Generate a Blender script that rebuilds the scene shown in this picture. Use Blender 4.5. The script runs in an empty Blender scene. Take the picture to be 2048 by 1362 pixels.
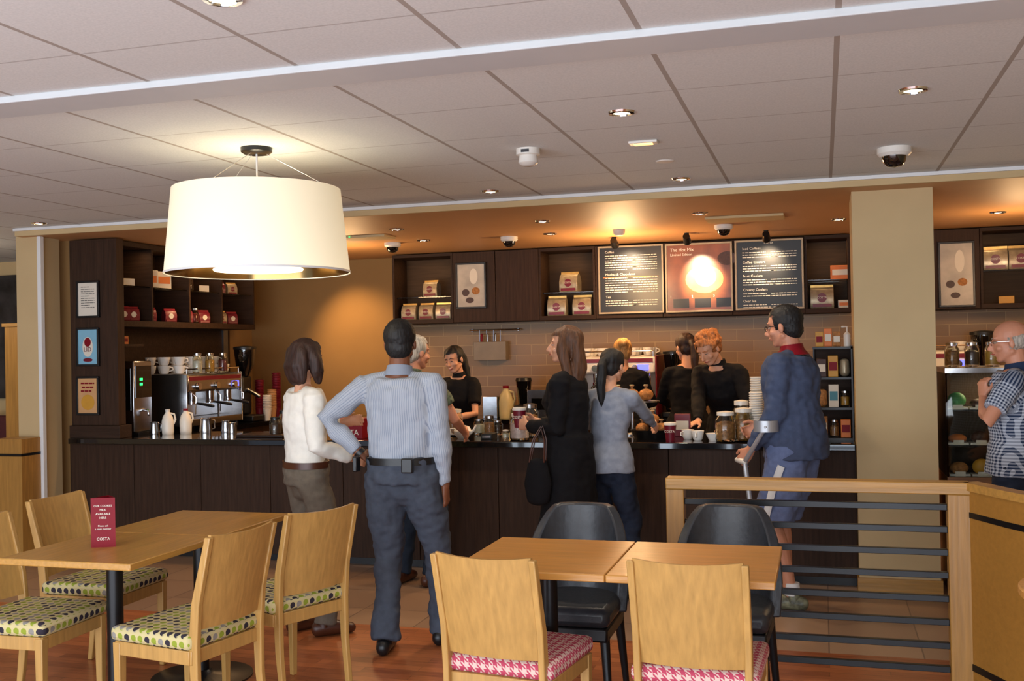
import bpy, math, random
from mathutils import Vector, Matrix, noise
R=math.radians; random.seed(7); sin=math.sin; cos=math.cos; PI=math.pi
sc=bpy.context.scene; COL=sc.collection
# ---------------------------------------------------------------- camera
F=2091.; TH=R(16.54); PT=17/2091.; RO=.019; CH=1.56
FW=Vector((-sin(TH)*cos(PT),cos(TH)*cos(PT),sin(PT))); R0=Vector((cos(TH),sin(TH),0)); U0=R0.cross(FW)
UP=U0*cos(RO)+R0*sin(RO); RT=R0*cos(RO)-U0*sin(RO); CAM=Vector((0,0,CH))
def at(px,py,Y=None,Z=None):
    d=FW+RT*((px-1024)/F)+UP*((681-py)/F)
    t=(Y-CAM.y)/d.y if Y is not None else (Z-CAM.z)/d.z
    return CAM+d*t
def XA(px,Y): return at(px,690,Y=Y).x
cd=bpy.data.cameras.new('camera'); cam=bpy.data.objects.new('camera',cd); COL.objects.link(cam)
mw=Matrix((RT,UP,-FW)).transposed().to_4x4(); mw.translation=CAM; cam.matrix_world=mw
cd.sensor_width=36; cd.lens=F/2048*36; sc.camera=cam
# ---------------------------------------------------------------- materials
def hx(h):
    h=h.lstrip('#'); o=[]
    for i in (0,2,4):
        c=int(h[i:i+2],16)/255; o.append(c/12.92 if c<=.04045 else ((c+.055)/1.055)**2.4)
    return (o[0],o[1],o[2],1)
class NT:
    def __init__(s,name,rough=.5,metal=0):
        s.m=bpy.data.materials.new(name); s.m.use_nodes=True; s.t=s.m.node_tree; s.b=s.t.nodes['Principled BSDF']
        s.b.inputs['Roughness'].default_value=rough; s.b.inputs['Metallic'].default_value=metal
    def n(s,t,**k):
        x=s.t.nodes.new(t)
        for a,b in k.items(): setattr(x,a,b)
        return x
    def put(s,i,v):
        if hasattr(v,'is_output') : s.t.links.new(v,i)
        else: i.default_value=v
    def ma(s,op,a,b=0.,c=0.):
        x=s.n('ShaderNodeMath',operation=op); s.put(x.inputs[0],a); s.put(x.inputs[1],b); s.put(x.inputs[2],c); return x.outputs[0]
    def mix(s,f,a,b):
        x=s.n('ShaderNodeMix',data_type='RGBA'); s.put(x.inputs[0],f); s.put(x.inputs[6],a); s.put(x.inputs[7],b); return x.outputs[2]
    def xyz(s,v=None):
        if v is None: v=s.n('ShaderNodeTexCoord').outputs['Object']
        x=s.n('ShaderNodeSeparateXYZ'); s.put(x.inputs[0],v); return x.outputs
    def comb(s,x,y,z=0.):
        c=s.n('ShaderNodeCombineXYZ'); s.put(c.inputs[0],x); s.put(c.inputs[1],y); s.put(c.inputs[2],z); return c.outputs[0]
    def noise(s,v=None,scale=5,stretch=(1,1,1),detail=4):
        if v is None: v=s.n('ShaderNodeTexCoord').outputs['Object']
        m=s.n('ShaderNodeMapping'); s.put(m.inputs[0],v); m.inputs['Scale'].default_value=stretch
        x=s.n('ShaderNodeTexNoise'); s.put(x.inputs['Vector'],m.outputs[0]); x.inputs['Scale'].default_value=scale; x.inputs['Detail'].default_value=detail; return x.outputs[0]
    def contrast(s,v,lo=.3,hi=.7):
        x=s.n('ShaderNodeMapRange'); s.put(x.inputs[0],v); x.inputs[1].default_value=lo; x.inputs[2].default_value=hi; return x.outputs[0]
    def col(s,v): s.put(s.b.inputs['Base Color'],v); return s
    def bump(s,h,st=.3,d=.01):
        x=s.n('ShaderNodeBump'); x.inputs['Strength'].default_value=st; x.inputs['Distance'].default_value=d; s.put(x.inputs['Height'],h); s.put(s.b.inputs['Normal'],x.outputs[0])
def sh(c,k): return (min(1,c[0]*k),min(1,c[1]*k),min(1,c[2]*k),1)
def mat(name,h,rough=.5,metal=0,var=.1,scale=8,stretch=(1,1,1),bump=0,es=0,ec=None,trans=0,coat=0,spec=None):
    a=NT(name,rough,metal); c=hx(h)
    f=a.contrast(a.noise(scale=scale,stretch=stretch)); a.col(a.mix(f,sh(c,1-var),sh(c,1+var)))
    if bump: a.bump(f,bump)
    if es: a.b.inputs['Emission Color'].default_value=hx(ec or h); a.b.inputs['Emission Strength'].default_value=es
    if trans: a.b.inputs['Transmission Weight'].default_value=trans
    if coat: a.b.inputs['Coat Weight'].default_value=coat
    if spec is not None: a.b.inputs['Specular IOR Level'].default_value=spec
    return a.m
def wood(name,h,axis='x',k=.25,rough=.4,sc_=1,spec=.5):
    st={'x':(1.2,18,18),'y':(18,1.2,18),'z':(18,18,1.2)}[axis]
    a=NT(name,rough); a.b.inputs['Specular IOR Level'].default_value=spec; c=hx(h); f=a.contrast(a.noise(scale=3*sc_,stretch=st,detail=6),.25,.75); a.col(a.mix(f,sh(c,1-k),sh(c,1+k*.6))); a.bump(f,.08); return a.m
OAKX=wood('oak_x','#b3843f','x'); OAKZ=wood('oak_z','#a87a3a','z'); OAKY=wood('oak_y','#b3843f','y')
TABW=wood('table_oak','#cd9146','x',.18,.3); TABW2=wood('table_oak_b','#bb8a42','y',.2,.3)
CHW=wood('chair_beech','#bb9050','z',.2,.4)
DARKZ=wood('dark_wood_z','#3b281c','z',.4,.6,1,.2); DARKX=wood('dark_wood_x','#352419','x',.4,.6,1,.2)
CABIN=wood('cabinet_inner','#3d2c1c','x',.3,.6,1,.2)
BLACK=mat('black_metal','#141416',.35,.3); BLK=mat('black_plastic','#121214',.4)
GRANITE=mat('granite_top','#0f0e10',.08,0,.5,90,coat=.5)
WHITE=mat('white_paint','#dfe0e0',.5,0,.02); BEAM=mat('beam_paint','#c2c6c8',.6,0,.02); WPL=mat('white_plastic','#dcd8d0',.35,0,.03)
CREAM=mat('cream_wall','#c4ab80',.7,0,.04,3,spec=.2); TAN=mat('tan_ceiling','#c0905f',.55,0,.05,2); OCHRE=mat('ochre_wall','#8c6c42',.7,0,.05,3,spec=.2)
STEEL=mat('steel','#b8b8ba',.22,1,.08,20); CHROME=mat('chrome','#d8d8dc',.08,1,.02); BRASS=mat('bronze_liner','#9a7a4c',.15,1,.05)
ALU=mat('aluminium','#b4b6ba',.4,.6,.05)
MAROON=mat('maroon','#6e0e24',.4,0,.05); RED=mat('red_paper','#7e0e1e',.5,0,.05,spec=.2); CERA=mat('white_ceramic','#efeae2',.2,0,.02,coat=.4)
GLASS=mat('glass','#f4faf6',.03,0,0,trans=1); DGLASS=mat('dark_glass','#0b0b0d',.04,0,0,coat=1)
LAMP=mat('lamp_glow','#fff0cc',.5,0,0,es=9,ec='#ffe2b0'); LEDB=mat('blue_display','#5a60ff',.5,0,0,es=2.5,ec='#5a60ff'); LEDG=mat('green_led','#20ff60',.5,0,0,es=4,ec='#20ff60')
STRIP=mat('strip_glow','#ffd9a0',.5,0,0,es=1.6,ec='#ffc880')
LEATHER=mat('charcoal_leather','#2c3036',.38,0,.15,40,bump=.08)
GOLD=mat('gold_foil','#c9a25a',.3,.6,.15,30); SILV=mat('silver_foil','#a89a80',.35,.4,.2,30); PAPER=mat('paper','#ded6c6',.6,0,.04)
MILK=mat('milk','#efe9dc',.35,0,.03); YEL=mat('yellow_card','#c8922e',.5); BISC=mat('biscuit','#a8703a',.7,0,.35,60,bump=.4); CHOC=mat('chocolate','#3c1e12',.5,0,.3,50); PINKM=mat('marshmallow','#f2d4d4',.7,0,.15,60)
GREEN=mat('green_box','#3d8a4c',.5); TEAL=mat('teal','#3a7f90',.5); ORNG=mat('orange_print','#d8752c',.5); SKYB=mat('poster_blue','#7fb4cc',.5); MENU=mat('menu_black','#12110f',.4,0,.1); CHALK=mat('chalk_white','#e9e2d2',.6,0,.02); PEACH=mat('peach_print','#76401f',.3,0,.55,4); SAUC=mat('saucer_print','#b8844e',.3,0,.3,6); COFP=mat('coffee_print','#d8a468',.3,0,.3,8)
def ceil_tiles():
    a=NT('ceiling_tiles',.85); x,y,z=a.xyz(); 
    def line(v,off,w):
        f=a.ma('FRACT',a.ma('DIVIDE',a.ma('SUBTRACT',v,off-w/2),.6)); return a.ma('LESS_THAN',f,w/.6)
    l1=line(x,.066,.019); l2=line(y,4.1,.009)
    nz=a.noise(scale=120); spec=a.mix(a.contrast(nz,.2,.8),hx('#cacfce'),hx('#dee1e0'))
    c=a.mix(l2,spec,hx('#b4b4b2')); c=a.mix(l1,c,hx('#a39c94')); a.col(c); a.bump(a.ma('SUBTRACT',1.,a.ma('MAXIMUM',l1,l2)),.1,.004); return a.m
def floor_wood():
    a=NT('floor_planks',.3); x,y,z=a.xyz(); b=a.n('ShaderNodeTexBrick'); a.put(b.inputs['Vector'],a.comb(x,y))
    b.inputs['Color1'].default_value=hx('#b86d40'); b.inputs['Color2'].default_value=hx('#7c3f25'); b.inputs['Mortar'].default_value=hx('#4a2616')
    b.inputs['Scale'].default_value=1; b.inputs['Brick Width'].default_value=.55; b.inputs['Row Height'].default_value=.07; b.inputs['Mortar Size'].default_value=.0015; b.inputs['Bias'].default_value=0
    f=a.contrast(a.noise(scale=4,stretch=(1.5,20,1))); c=a.mix(a.ma('MULTIPLY',f,.5),b.outputs[0],hx('#c98050')); a.col(c); return a.m
def tiles(name,c1,c2,mo,w,h,ms,rough,vert=True,off=.5,spec=.5):
    a=NT(name,rough); a.b.inputs['Specular IOR Level'].default_value=spec; x,y,z=a.xyz(); b=a.n('ShaderNodeTexBrick'); a.put(b.inputs['Vector'],a.comb(x,z if vert else y)); b.offset=off
    b.inputs['Color1'].default_value=hx(c1); b.inputs['Color2'].default_value=hx(c2); b.inputs['Mortar'].default_value=hx(mo)
    b.inputs['Scale'].default_value=1; b.inputs['Brick Width'].default_value=w; b.inputs['Row Height'].default_value=h; b.inputs['Mortar Size'].default_value=ms
    a.col(b.outputs[0]); a.bump(a.ma('SUBTRACT',1.,b.outputs['Fac']),.4,.004); return a.m
CEIL=ceil_tiles(); FLW=floor_wood(); FLT=tiles('floor_tile','#a3856c','#937660','#776050',.45,.45,.004,.35,False,0)
WTILE=tiles('wall_tile','#977650','#8a6a46','#b39366',.3,.1,.003,.34,spec=.35)
def top_uv(a):
    x,y,z=a.xyz(); g=a.n('ShaderNodeNewGeometry'); vt=a.n('ShaderNodeVectorTransform',vector_type='NORMAL',convert_from='WORLD',convert_to='OBJECT'); a.put(vt.inputs[0],g.outputs['Normal'])
    nz=a.xyz(vt.outputs[0])[2]; top=a.ma('GREATER_THAN',a.ma('ABSOLUTE',nz),.6)
    u=a.ma('ADD',x,a.ma('MULTIPLY',y,a.ma('SUBTRACT',1.,top))); v=a.ma('ADD',a.ma('MULTIPLY',y,top),a.ma('MULTIPLY',z,a.ma('SUBTRACT',1.,top))); return u,v
def dots():
    a=NT('dotted_fabric',.85); u,v=top_uv(a); p=.036
    us=a.ma('DIVIDE',u,p); vs=a.ma('DIVIDE',v,p); fu=a.ma('SUBTRACT',a.ma('FRACT',us),.5); fv=a.ma('SUBTRACT',a.ma('FRACT',vs),.5)
    d=a.ma('SQRT',a.ma('ADD',a.ma('MULTIPLY',fu,fu),a.ma('MULTIPLY',fv,fv))); ins=a.ma('LESS_THAN',d,.37)
    w=a.n('ShaderNodeTexWhiteNoise',noise_dimensions='2D'); a.put(w.inputs['Vector'],a.comb(a.ma('FLOOR',us),a.ma('FLOOR',vs)))
    c=a.mix(a.ma('GREATER_THAN',w.outputs[0],.4),hx('#2a2430'),hx('#8d9a2c')); c=a.mix(a.ma('GREATER_THAN',w.outputs[0],.75),c,hx('#8d8880'))
    a.col(a.mix(ins,hx('#c9bb88'),c)); return a.m
def hound():
    a=NT('houndstooth_fabric',.85); u,v=top_uv(a); p=.016
    us=a.ma('DIVIDE',u,p); vs=a.ma('DIVIDE',v,p); A=a.ma('FLOOR',a.ma('MULTIPLY',a.ma('FRACT',a.ma('DIVIDE',us,2.)),2.)); Bv=a.ma('FLOOR',a.ma('MULTIPLY',a.ma('FRACT',a.ma('DIVIDE',vs,2.)),2.))
    st=a.ma('GREATER_THAN',a.ma('FRACT',a.ma('ADD',us,vs)),.5); df=a.ma('ABSOLUTE',a.ma('SUBTRACT',A,Bv)); f=a.mix(df,a.comb(A,A,A),a.comb(st,st,st))
    a.col(a.mix(a.xyz(f)[0],hx('#d8bcb0'),hx('#b8405a'))); return a.m
DOTS=dots(); HOUND=hound()
def fab(name,h,rough=.9,var=.12): return mat(name,h,rough,0,var,30,bump=.05,spec=.2)
def stripes(name,c1,c2,p,duty=.4,ging=False):
    a=NT(name,.85); a.b.inputs['Specular IOR Level'].default_value=.2; at_=a.n('ShaderNodeAttribute',attribute_name='fab'); u,v,_=a.xyz(at_.outputs['Vector'])
    s1=a.ma('LESS_THAN',a.ma('FRACT',a.ma('DIVIDE',u,p)),duty)
    if ging: s2=a.ma('LESS_THAN',a.ma('FRACT',a.ma('DIVIDE',v,p)),duty); s1=a.ma('MULTIPLY',a.ma('ADD',s1,s2),.5)
    a.col(a.mix(s1,hx(c1),hx(c2))); return a.m
# ---------------------------------------------------------------- mesh builder
class B:
    def __init__(s): s.v=[]; s.f=[]; s.m=[]
    def add(s,vs,fs,m=0):
        n=len(s.v); s.v+=[Vector(v) for v in vs]; s.f+=[[i+n for i in f] for f in fs]; s.m+=[m]*len(fs); return s
    def box(s,x0,x1,y0,y1,z0,z1,m=0,M=None):
        vs=[Vector((x,y,z)) for z in (z0,z1) for y in (y0,y1) for x in (x0,x1)]
        if M: vs=[M@v for v in vs]
        return s.add(vs,[(0,2,3,1),(4,5,7,6),(0,1,5,4),(2,6,7,3),(0,4,6,2),(1,3,7,5)],m)
    def limb(s,pts,rads,ref=None,n=12,m=0,cap=True):
        pts=[Vector(p) for p in pts]; rads=[r if isinstance(r,(tuple,list)) else (r,r) for r in rads]; k=len(pts); T=[]
        for i in range(k):
            t=(pts[min(i+1,k-1)]-pts[max(i-1,0)]); T.append(t.normalized() if t.length>1e-9 else Vector((0,0,1)))
        rf=Vector(ref) if ref else (Vector((1,0,0)) if abs(T[0].x)<.8 else Vector((0,1,0)))
        rings=[]
        for i in range(k):
            a=rf-T[i]*rf.dot(T[i]); a.normalize(); b=T[i].cross(a); rf2=a
            if not ref: rf=rf2
            rings.append((pts[i],T[i],a,b,rads[i]))
        seq=[]
        if cap:
            p,t,a,b,r=rings[0]; q=min(r)
            for ang in (75,50,25): seq.append((p-t*q*sin(R(ang)),a,b,(r[0]*cos(R(ang)),r[1]*cos(R(ang)))))
        for p,t,a,b,r in rings: seq.append((p,a,b,r))
        if cap:
            p,t,a,b,r=rings[-1]; q=min(r)
            for ang in (25,50,75): seq.append((p+t*q*sin(R(ang)),a,b,(r[0]*cos(R(ang)),r[1]*cos(R(ang)))))
        vs=[];fs=[]
        for p,a,b,r in seq:
            for j in range(n): an=2*PI*j/n; vs.append(p+a*r[0]*cos(an)+b*r[1]*sin(an))
        for i in range(len(seq)-1):
            for j in range(n): fs.append((i*n+j,i*n+(j+1)%n,(i+1)*n+(j+1)%n,(i+1)*n+j))
        fs.append(tuple(range(n))[::-1]); fs.append(tuple(range((len(seq)-1)*n,len(seq)*n)))
        return s.add(vs,fs,m)
    def cyl(s,p0,p1,r0,r1=None,n=20,m=0): return s.limb([p0,p1],[r0,r0 if r1 is None else r1],n=n,m=m,cap=False)
    def lathe(s,prof,c=(0,0,0),n=24,m=0,sx=1,sy=1):
        vs=[];fs=[];k=len(prof)
        for r,z in prof:
            r=max(r,1e-4)
            for j in range(n): an=2*PI*j/n; vs.append((c[0]+r*cos(an)*sx,c[1]+r*sin(an)*sy,c[2]+z))
        for i in range(k-1):
            for j in range(n): fs.append((i*n+j,i*n+(j+1)%n,(i+1)*n+(j+1)%n,(i+1)*n+j))
        return s.add(vs,fs,m)
    def ell(s,c,r,M=None,n=16,k=10,m=0):
        if not isinstance(r,(tuple,list)): r=(r,r,r)
        vs=[];fs=[]
        for i in range(k+1):
            ph=-PI/2+PI*i/k; ph=max(-PI/2+.02,min(PI/2-.02,ph))
            for j in range(n): an=2*PI*j/n; vs.append(Vector((c[0]+r[0]*cos(ph)*cos(an),c[1]+r[1]*cos(ph)*sin(an),c[2]+r[2]*sin(ph))))
        for i in range(k):
            for j in range(n): fs.append((i*n+j,i*n+(j+1)%n,(i+1)*n+(j+1)%n,(i+1)*n+j))
        fs.append(tuple(range(n))[::-1]); fs.append(tuple(range(k*n,(k+1)*n)))
        if M: vs=[M@v for v in vs]
        return s.add(vs,fs,m)
    def band(s,pts,z0,z1,t,m=0,closed=False):
        k=len(pts); P=[Vector((p[0],p[1],0)) for p in pts]; vs=[]
        for i in range(k):
            a=P[(i-1)%k] if closed or i>0 else P[i]; b=P[(i+1)%k] if closed or i<k-1 else P[i]
            d=(b-a).normalized(); n=Vector((-d.y,d.x,0))*t/2
            for q in (P[i]-n,P[i]+n):
                for z in (z0,z1): vs.append((q.x,q.y,z))
        fs=[]
        for i in range(k if closed else k-1):
            a=i*4; b=((i+1)%k)*4
            fs+=[(a,b,b+1,a+1),(a+2,a+3,b+3,b+2),(a+1,b+1,b+3,a+3),(a,a+2,b+2,b)]
        if not closed: fs+=[(0,1,3,2),((k-1)*4,(k-1)*4+2,(k-1)*4+3,(k-1)*4+1)]
        return s.add(vs,fs,m)
    def xf(s,M): s.v=[M@v for v in s.v]; return s
    def mesh(s,name):
        me=bpy.data.meshes.new(name); me.from_pydata([tuple(v) for v in s.v],[],s.f); me.polygons.foreach_set('material_index',s.m); return me
    def build(s,name,mats,parent=None,bevel=0,smooth=True):
        me=s.mesh(name); 
        for m in (mats if isinstance(mats,(list,tuple)) else [mats]): me.materials.append(m)
        if smooth:
            me.polygons.foreach_set('use_smooth',[True]*len(me.polygons)); me.set_sharp_from_angle(angle=R(38))
        o=bpy.data.objects.new(name,me); COL.objects.link(o); o.parent=parent
        if bevel:
            b=o.modifiers.new('bevel','BEVEL'); b.width=bevel; b.segments=2; b.limit_method='ANGLE'
        return o
def tag(o,label,cat,group=None):
    o['label']=label; o['category']=cat
    if group: o['group']=group
    return o
def E(name,label,cat,loc=(0,0,0),rz=0,group=None):
    o=bpy.data.objects.new(name,None); COL.objects.link(o); o.location=loc; o.rotation_euler=(0,0,rz); o.empty_display_size=.1; return tag(o,label,cat,group)
def S(name,b,mats,bevel=0):
    o=b.build(name,mats,None,bevel,False); o['kind']='structure'; return o
def cp(o,parent=None):
    c=o.copy(); COL.objects.link(c); c.parent=parent
    for ch in list(o.children): cp(ch,c)
    return c
def dup(o,loc,rz,label,group=None):
    c=cp(o); c.location=loc; c.rotation_euler=(0,0,rz); c['label']=label
    if group: c['group']=group
    return c
def text(s,size,m,parent,loc,rot=(R(90),0,0),align='CENTER',name='lettering',ext=.0006):
    cu=bpy.data.curves.new('t','FONT'); cu.body=s; cu.size=size; cu.align_x=align; cu.extrude=ext; cu.resolution_u=2
    o=bpy.data.objects.new('t',cu); COL.objects.link(o); dg=bpy.context.evaluated_depsgraph_get()
    me=bpy.data.meshes.new_from_object(o.evaluated_get(dg)); bpy.data.objects.remove(o); me.materials.clear(); me.materials.append(m)
    q=bpy.data.objects.new(name,me); COL.objects.link(q); q.parent=parent; q.location=loc; q.rotation_euler=rot; return q
ORD=['leftmost','second from the left','third from the left','fourth from the left','fifth from the left','sixth from the left','seventh from the left','eighth from the left','ninth from the left','tenth from the left','eleventh from the left','twelfth from the left']
# ---------------------------------------------------------------- setting
HC=2.56; HR=2.50; YS=6.66; YB=9.75; XL=-5.745
b=B(); b.box(-9.2,3,-1.6,5.5,-.1,0,0); b.box(-9.2,3,5.5,YB+.1,-.1,0,1); S('floor',b,[FLW,FLT])
b=B(); b.box(-9.2,3,-1.6,YS,HC,HC+.08); b.box(-9.2,-5.95,YS,9,HC,HC+.08); S('ceiling',b,CEIL)
S('ceiling_rear',B().box(-5.95,3,YS,YB+.1,HR,HR+.06),TAN)
S('trim_1',B().box(-5.95,3,YS-.03,YS,HR,HC-.002),CREAM); S('trim_2',B().box(-9.2,3,3.27,3.48,HC-.025,HC+.001),BEAM,.004); S('trim_3',B().box(-5.95,3,YS-.05,YS-.03,HC-.022,HC-.001),WHITE)
XT=XA(812,YB)
S('wall_back',B().box(-5.95,3,YB,YB+.1,0,HR),OCHRE); S('wall_back_tiled',B().box(XT,3,YB-.012,YB,.9,2.2),WTILE)
S('wall_left',B().box(-9.3,-9.2,-1.6,9,0,HC),CREAM); S('wall_right',B().box(3,3.1,-1.6,YB,0,HC),CREAM)
S('wall_left_rear',B().box(-9.2,-5.95,8.9,9,0,HC),CREAM); S('wall_left_return',B().box(-5.95,XL,7.06,YB,0,HR),OCHRE)
CX0=XA(1709,6.85); CX1=XA(1872,6.85)
S('wall_column',B().box(CX0,CX1,6.85,7.4,0,HR),CREAM); S('baseboard_column',B().box(CX0-.01,CX1+.01,6.835,7.41,0,.1),OAKX)
S('wall_pilaster',B().box(-6.02,-5.81,6.72,6.95,0,HC),CREAM); S('trim_4',B().box(-5.81,-5.775,6.70,6.74,.45,HR),WHITE,.004)
b=B().box(-6.06,-5.80,6.5,6.71,0,.95); o=b.build('partition_post',[OAKZ]); tag(o,'oak clad low post in front of the beige pilaster at far left','partition'); B().box(-6.062,-5.798,6.495,6.715,.82,.84).build('inlay_strip',BLACK,o)
b=B().box(-9.1,-6.6,8.86,8.9,1.15,2.42); o=b.build('wall_mural',mat('mural_photo','#2c2a2c',.5,0,.9,5)); tag(o,'dark black and white photo mural on the far left wall','picture')
o=E('wooden_screen','tall oak screen panel standing left of the beige pilaster','screen',(-6.8,7.6,0)); B().box(-.12,.12,-.03,.03,0,1.84).build('panel',OAKZ,o,.005); B().box(-.14,.14,-.04,.04,1.84,1.87).build('cap',OAKX,o)
o=E('banquette','red padded banquette seat in the far left corner','bench',(-7.6,8.2,0)); B().box(-1,1,-.25,.25,.25,.45).build('seat',RED,o,.03); B().box(-1,1,.2,.32,.45,1.0).build('backrest',mat('banquette_back','#4a1a20',.6),o,.03); B().box(-1,1,-.2,.3,0,.25).build('base',BLACK,o)
# ---------------------------------------------------------------- front counter
X0=XL+.006
o=E('service_counter','long dark wood panelled service counter with vertical seams','counter',(0,0,0))
B().box(X0,CX0-.004,7.06,7.62,.0,.1).build('plinth',BLK,o)
B().box(X0,CX0-.004,7.03,7.64,.1,.875).build('carcass',DARKX,o)
n=10; w=(CX0+5.78)/n
for i in range(n): B().box(-5.78+i*w+.002,-5.78+(i+1)*w-.002,7.0,7.03,.06,.875).build('front_panel',DARKZ,o,.002)
tag(B().box(X0,CX0-.004,6.93,7.68,.875,.92).build('worktop',GRANITE,None,.006),'polished black granite worktop along the front service counter','worktop')
o=E('side_counter','dark low counter under the espresso machine along left wall','counter'); B().box(X0,-5.12,7.69,9.74,0,.88).build('carcass',DARKZ,o); B().box(X0,-5.08,7.69,9.74,.88,.92).build('top',GRANITE,o)
o=E('back_counter','dark back counter beneath the tiled wall behind the staff','counter'); B().box(-4.6,2.98,9.14,9.73,0,.88).build('carcass',DARKX,o); B().box(-4.62,2.98,9.1,9.73,.88,.92).build('top',GRANITE,o)
TX0=max(XA(140,6.98),X0); TX1=XA(235,6.98)
o=E('display_tower','dark wood tower with three framed posters at counter left end','cabinet'); B().box(TX0,TX1,6.98,7.07,1.02,2.49).build('body',DARKZ,o,.003); B().box(TX0,TX1+.03,6.95,7.1,.92,1.02).build('plinth',DARKX,o,.003)
def framed(label,px0,px1,py0,py1,Y,ptint,deco=None,fm=BLK,cat='picture',name='framed_poster'):
    a=at(px0,py0,Y=Y); c=at(px1,py1,Y=Y); cx=(a.x+c.x)/2; w=abs(c.x-a.x)/2; z0=min(a.z,c.z); z1=max(a.z,c.z); fr=.016
    o=E(name,label,cat,(cx,Y,z0)); h=z1-z0
    b=B(); b.box(-w,w,-.022,0,0,fr); b.box(-w,w,-.022,0,h-fr,h); b.box(-w,-w+fr,-.022,0,fr,h-fr); b.box(w-fr,w,-.022,0,fr,h-fr); b.build('frame',fm,o,.002)
    B().box(-w+fr,w-fr,-.014,-.001,fr,h-fr).build('print',ptint,o)
    if deco: deco(o,w-fr,h)
    return o
def flat(cx,cz,rx,rz_,y=-.0155,n=20):
    b=B(); vs=[(cx+rx*cos(2*PI*j/n),y,cz+rz_*sin(2*PI*j/n)) for j in range(n)]; b.add(vs,[tuple(range(n))]); return b
def lines(o,w,h,rows,m,seed=1,name='small_writing'):
    rnd=random.Random(seed); b=B()
    for z,x0,x1,t in rows:
        x=x0
        while x<x1:
            l=rnd.uniform(.012,.04); l=min(l,x1-x); b.box(x,x+l,-.0165,-.0145,z,z+t); x+=l+.006
    b.build(name,m,o)
INK=mat('ink','#2c2c30',.6)
def d1(o,w,h): lines(o,w,h,[(h-.05-i*.018,-w*.7,w*(.7 if i%4 else .2),.004) for i in range(10)],INK,3)
def d2(o,w,h): flat(0,h*.5,w*.55,h*.26).build('drink_picture',PAPER,o); flat(0,h*.62,w*.35,h*.12,-.0165).build('drink_lid',RED,o); text('LID',.05,MAROON,o,(0,-.018,h*.38)); flat(0,h*.16,w*.5,h*.05).build('caption_band',MAROON,o)
def d3(o,w,h):
    flat(0,h*.33,w*.7,h*.2).build('food_picture',YEL,o)
    for r_ in [(h*.8,-w*.7,w*.7,.012),(h*.7,-w*.6,w*.6,.012),(h*.6,-w*.7,w*.4,.012)]: lines(o,w,h,[r_],RED,5)
framed('white notice in black frame, top of the tower',155,201,563,635,6.98,PAPER,d1)
framed('light blue drinks poster in black frame, middle of the tower',155,201,656,732,6.98,SKYB,d2)
framed('orange food poster in black frame, bottom of the tower',155,201,753,830,6.98,mat('poster_peach','#c99a68',.5),d3)
# ---------------------------------------------------------------- wall cabinets
ZB=1.82; ZT=2.49; YF=9.4
def bay(label,x0,x1,shelves):
    o=E('wall_shelf_unit',label,'shelf',((x0+x1)/2,YF,ZB)); w=(x1-x0)/2; h=ZT-ZB; t=.022
    b=B(); b.box(-w,w,0,.335,0,.04); b.box(-w,w,0,.335,h-.03,h); b.box(-w,-w+t,0,.335,.04,h-.03); b.box(w-t,w,0,.335,.04,h-.03); b.build('frame',DARKX,o,.002)
    B().box(-w+t,w-t,.32,.335,.04,h-.03).build('back_panel',CABIN,o)
    for z in shelves: B().box(-w+t,w-t,.05,.318,z-.008-ZB,z-ZB).build('glass_shelf',GLASS,o)
    return o
def closed(label,x0,x1,n):
    o=E('wall_cabinet',label,'cabinet',((x0+x1)/2,YF,ZB)); w=(x1-x0)/2; h=ZT-ZB; B().box(-w,w,.02,.335,0,h).build('body',DARKX,o)
    for i in range(n): B().box(-w+2*w*i/n+.003,-w+2*w*(i+1)/n-.003,0,.02,.004,h-.004).build('door',DARKZ,o,.002)
bx=[XA(p,YF) for p in (787,908,1080,1193,1612,1704)]
bay('open wall shelf unit left of the framed picture',bx[0],bx[1],[2.08]); closed('closed dark wall cabinets behind the framed drinks picture',bx[1],bx[2],2)
bay('open wall shelf unit left of the menu boards',bx[2],bx[3],[2.08]); closed('long closed dark wall cabinets behind the menu boards',bx[3],bx[4],3)
bay('open wall shelf unit right of the menu boards',bx[4],bx[5],[2.11]); bx2=[XA(p,YF) for p in (1866,1964,2100)]
closed('closed dark wall cabinet just right of the column',bx2[0],bx2[1],1); bay('open wall shelf unit right of the column',bx2[1],bx2[2],[2.14])
BROWNP=mat('shake_print','#b0a799',.4,0,.25,6)
def dd(o,w,h): flat(-w*.4,h*.35,w*.28,w*.25).build('cookie',CHOC,o); flat(w*.35,h*.38,w*.3,w*.26).build('biscuit',BISC,o); flat(w*.2,h*.7,w*.3,h*.17).build('drink',PAPER,o); flat(-w*.1,h*.18,w*.3,w*.2).build('cake',CHOC,o)
framed('framed drinks picture on wall cabinet left of menus',912,974,527,616,YF-.002,BROWNP,dd,cat='picture')
framed('framed drinks picture on wall cabinet right of column',1875,1951,485,613,YF-.002,BROWNP,dd)
BFR=mat('board_frame','#a3937a',.4)
def mb(o,w,h,heads,seed,stripe=None):
    z=h-.065
    for hd,k in heads:
        rows=[]; text(hd,.031,CHALK,o,(-w+.05,-.017,z),align='LEFT'); z-=.028
        for i in range(k): rows+=[(z,-w+.05,-w+.05+.20+.05*((i*7)%3),.0065),(z,w-.26,w-.04,.006)]; z-=.021
        z-=.029; seed+=1; lines(o,w,h,rows,CHALK,seed)
framed('left menu board with coffee prices under a spotlight',1196,1329,494,625,YF-.02,MENU,lambda o,w,h:(mb(o,w,h,[('Coffee',7),('Mochas & Chocolates',7),('Tea',3)],1),B().box(-w+.03,w-.03,-.0175,-.015,h*.53,h*.54).build('orange_line',ORNG,o)),BFR,'menu board','menu_board')
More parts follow.
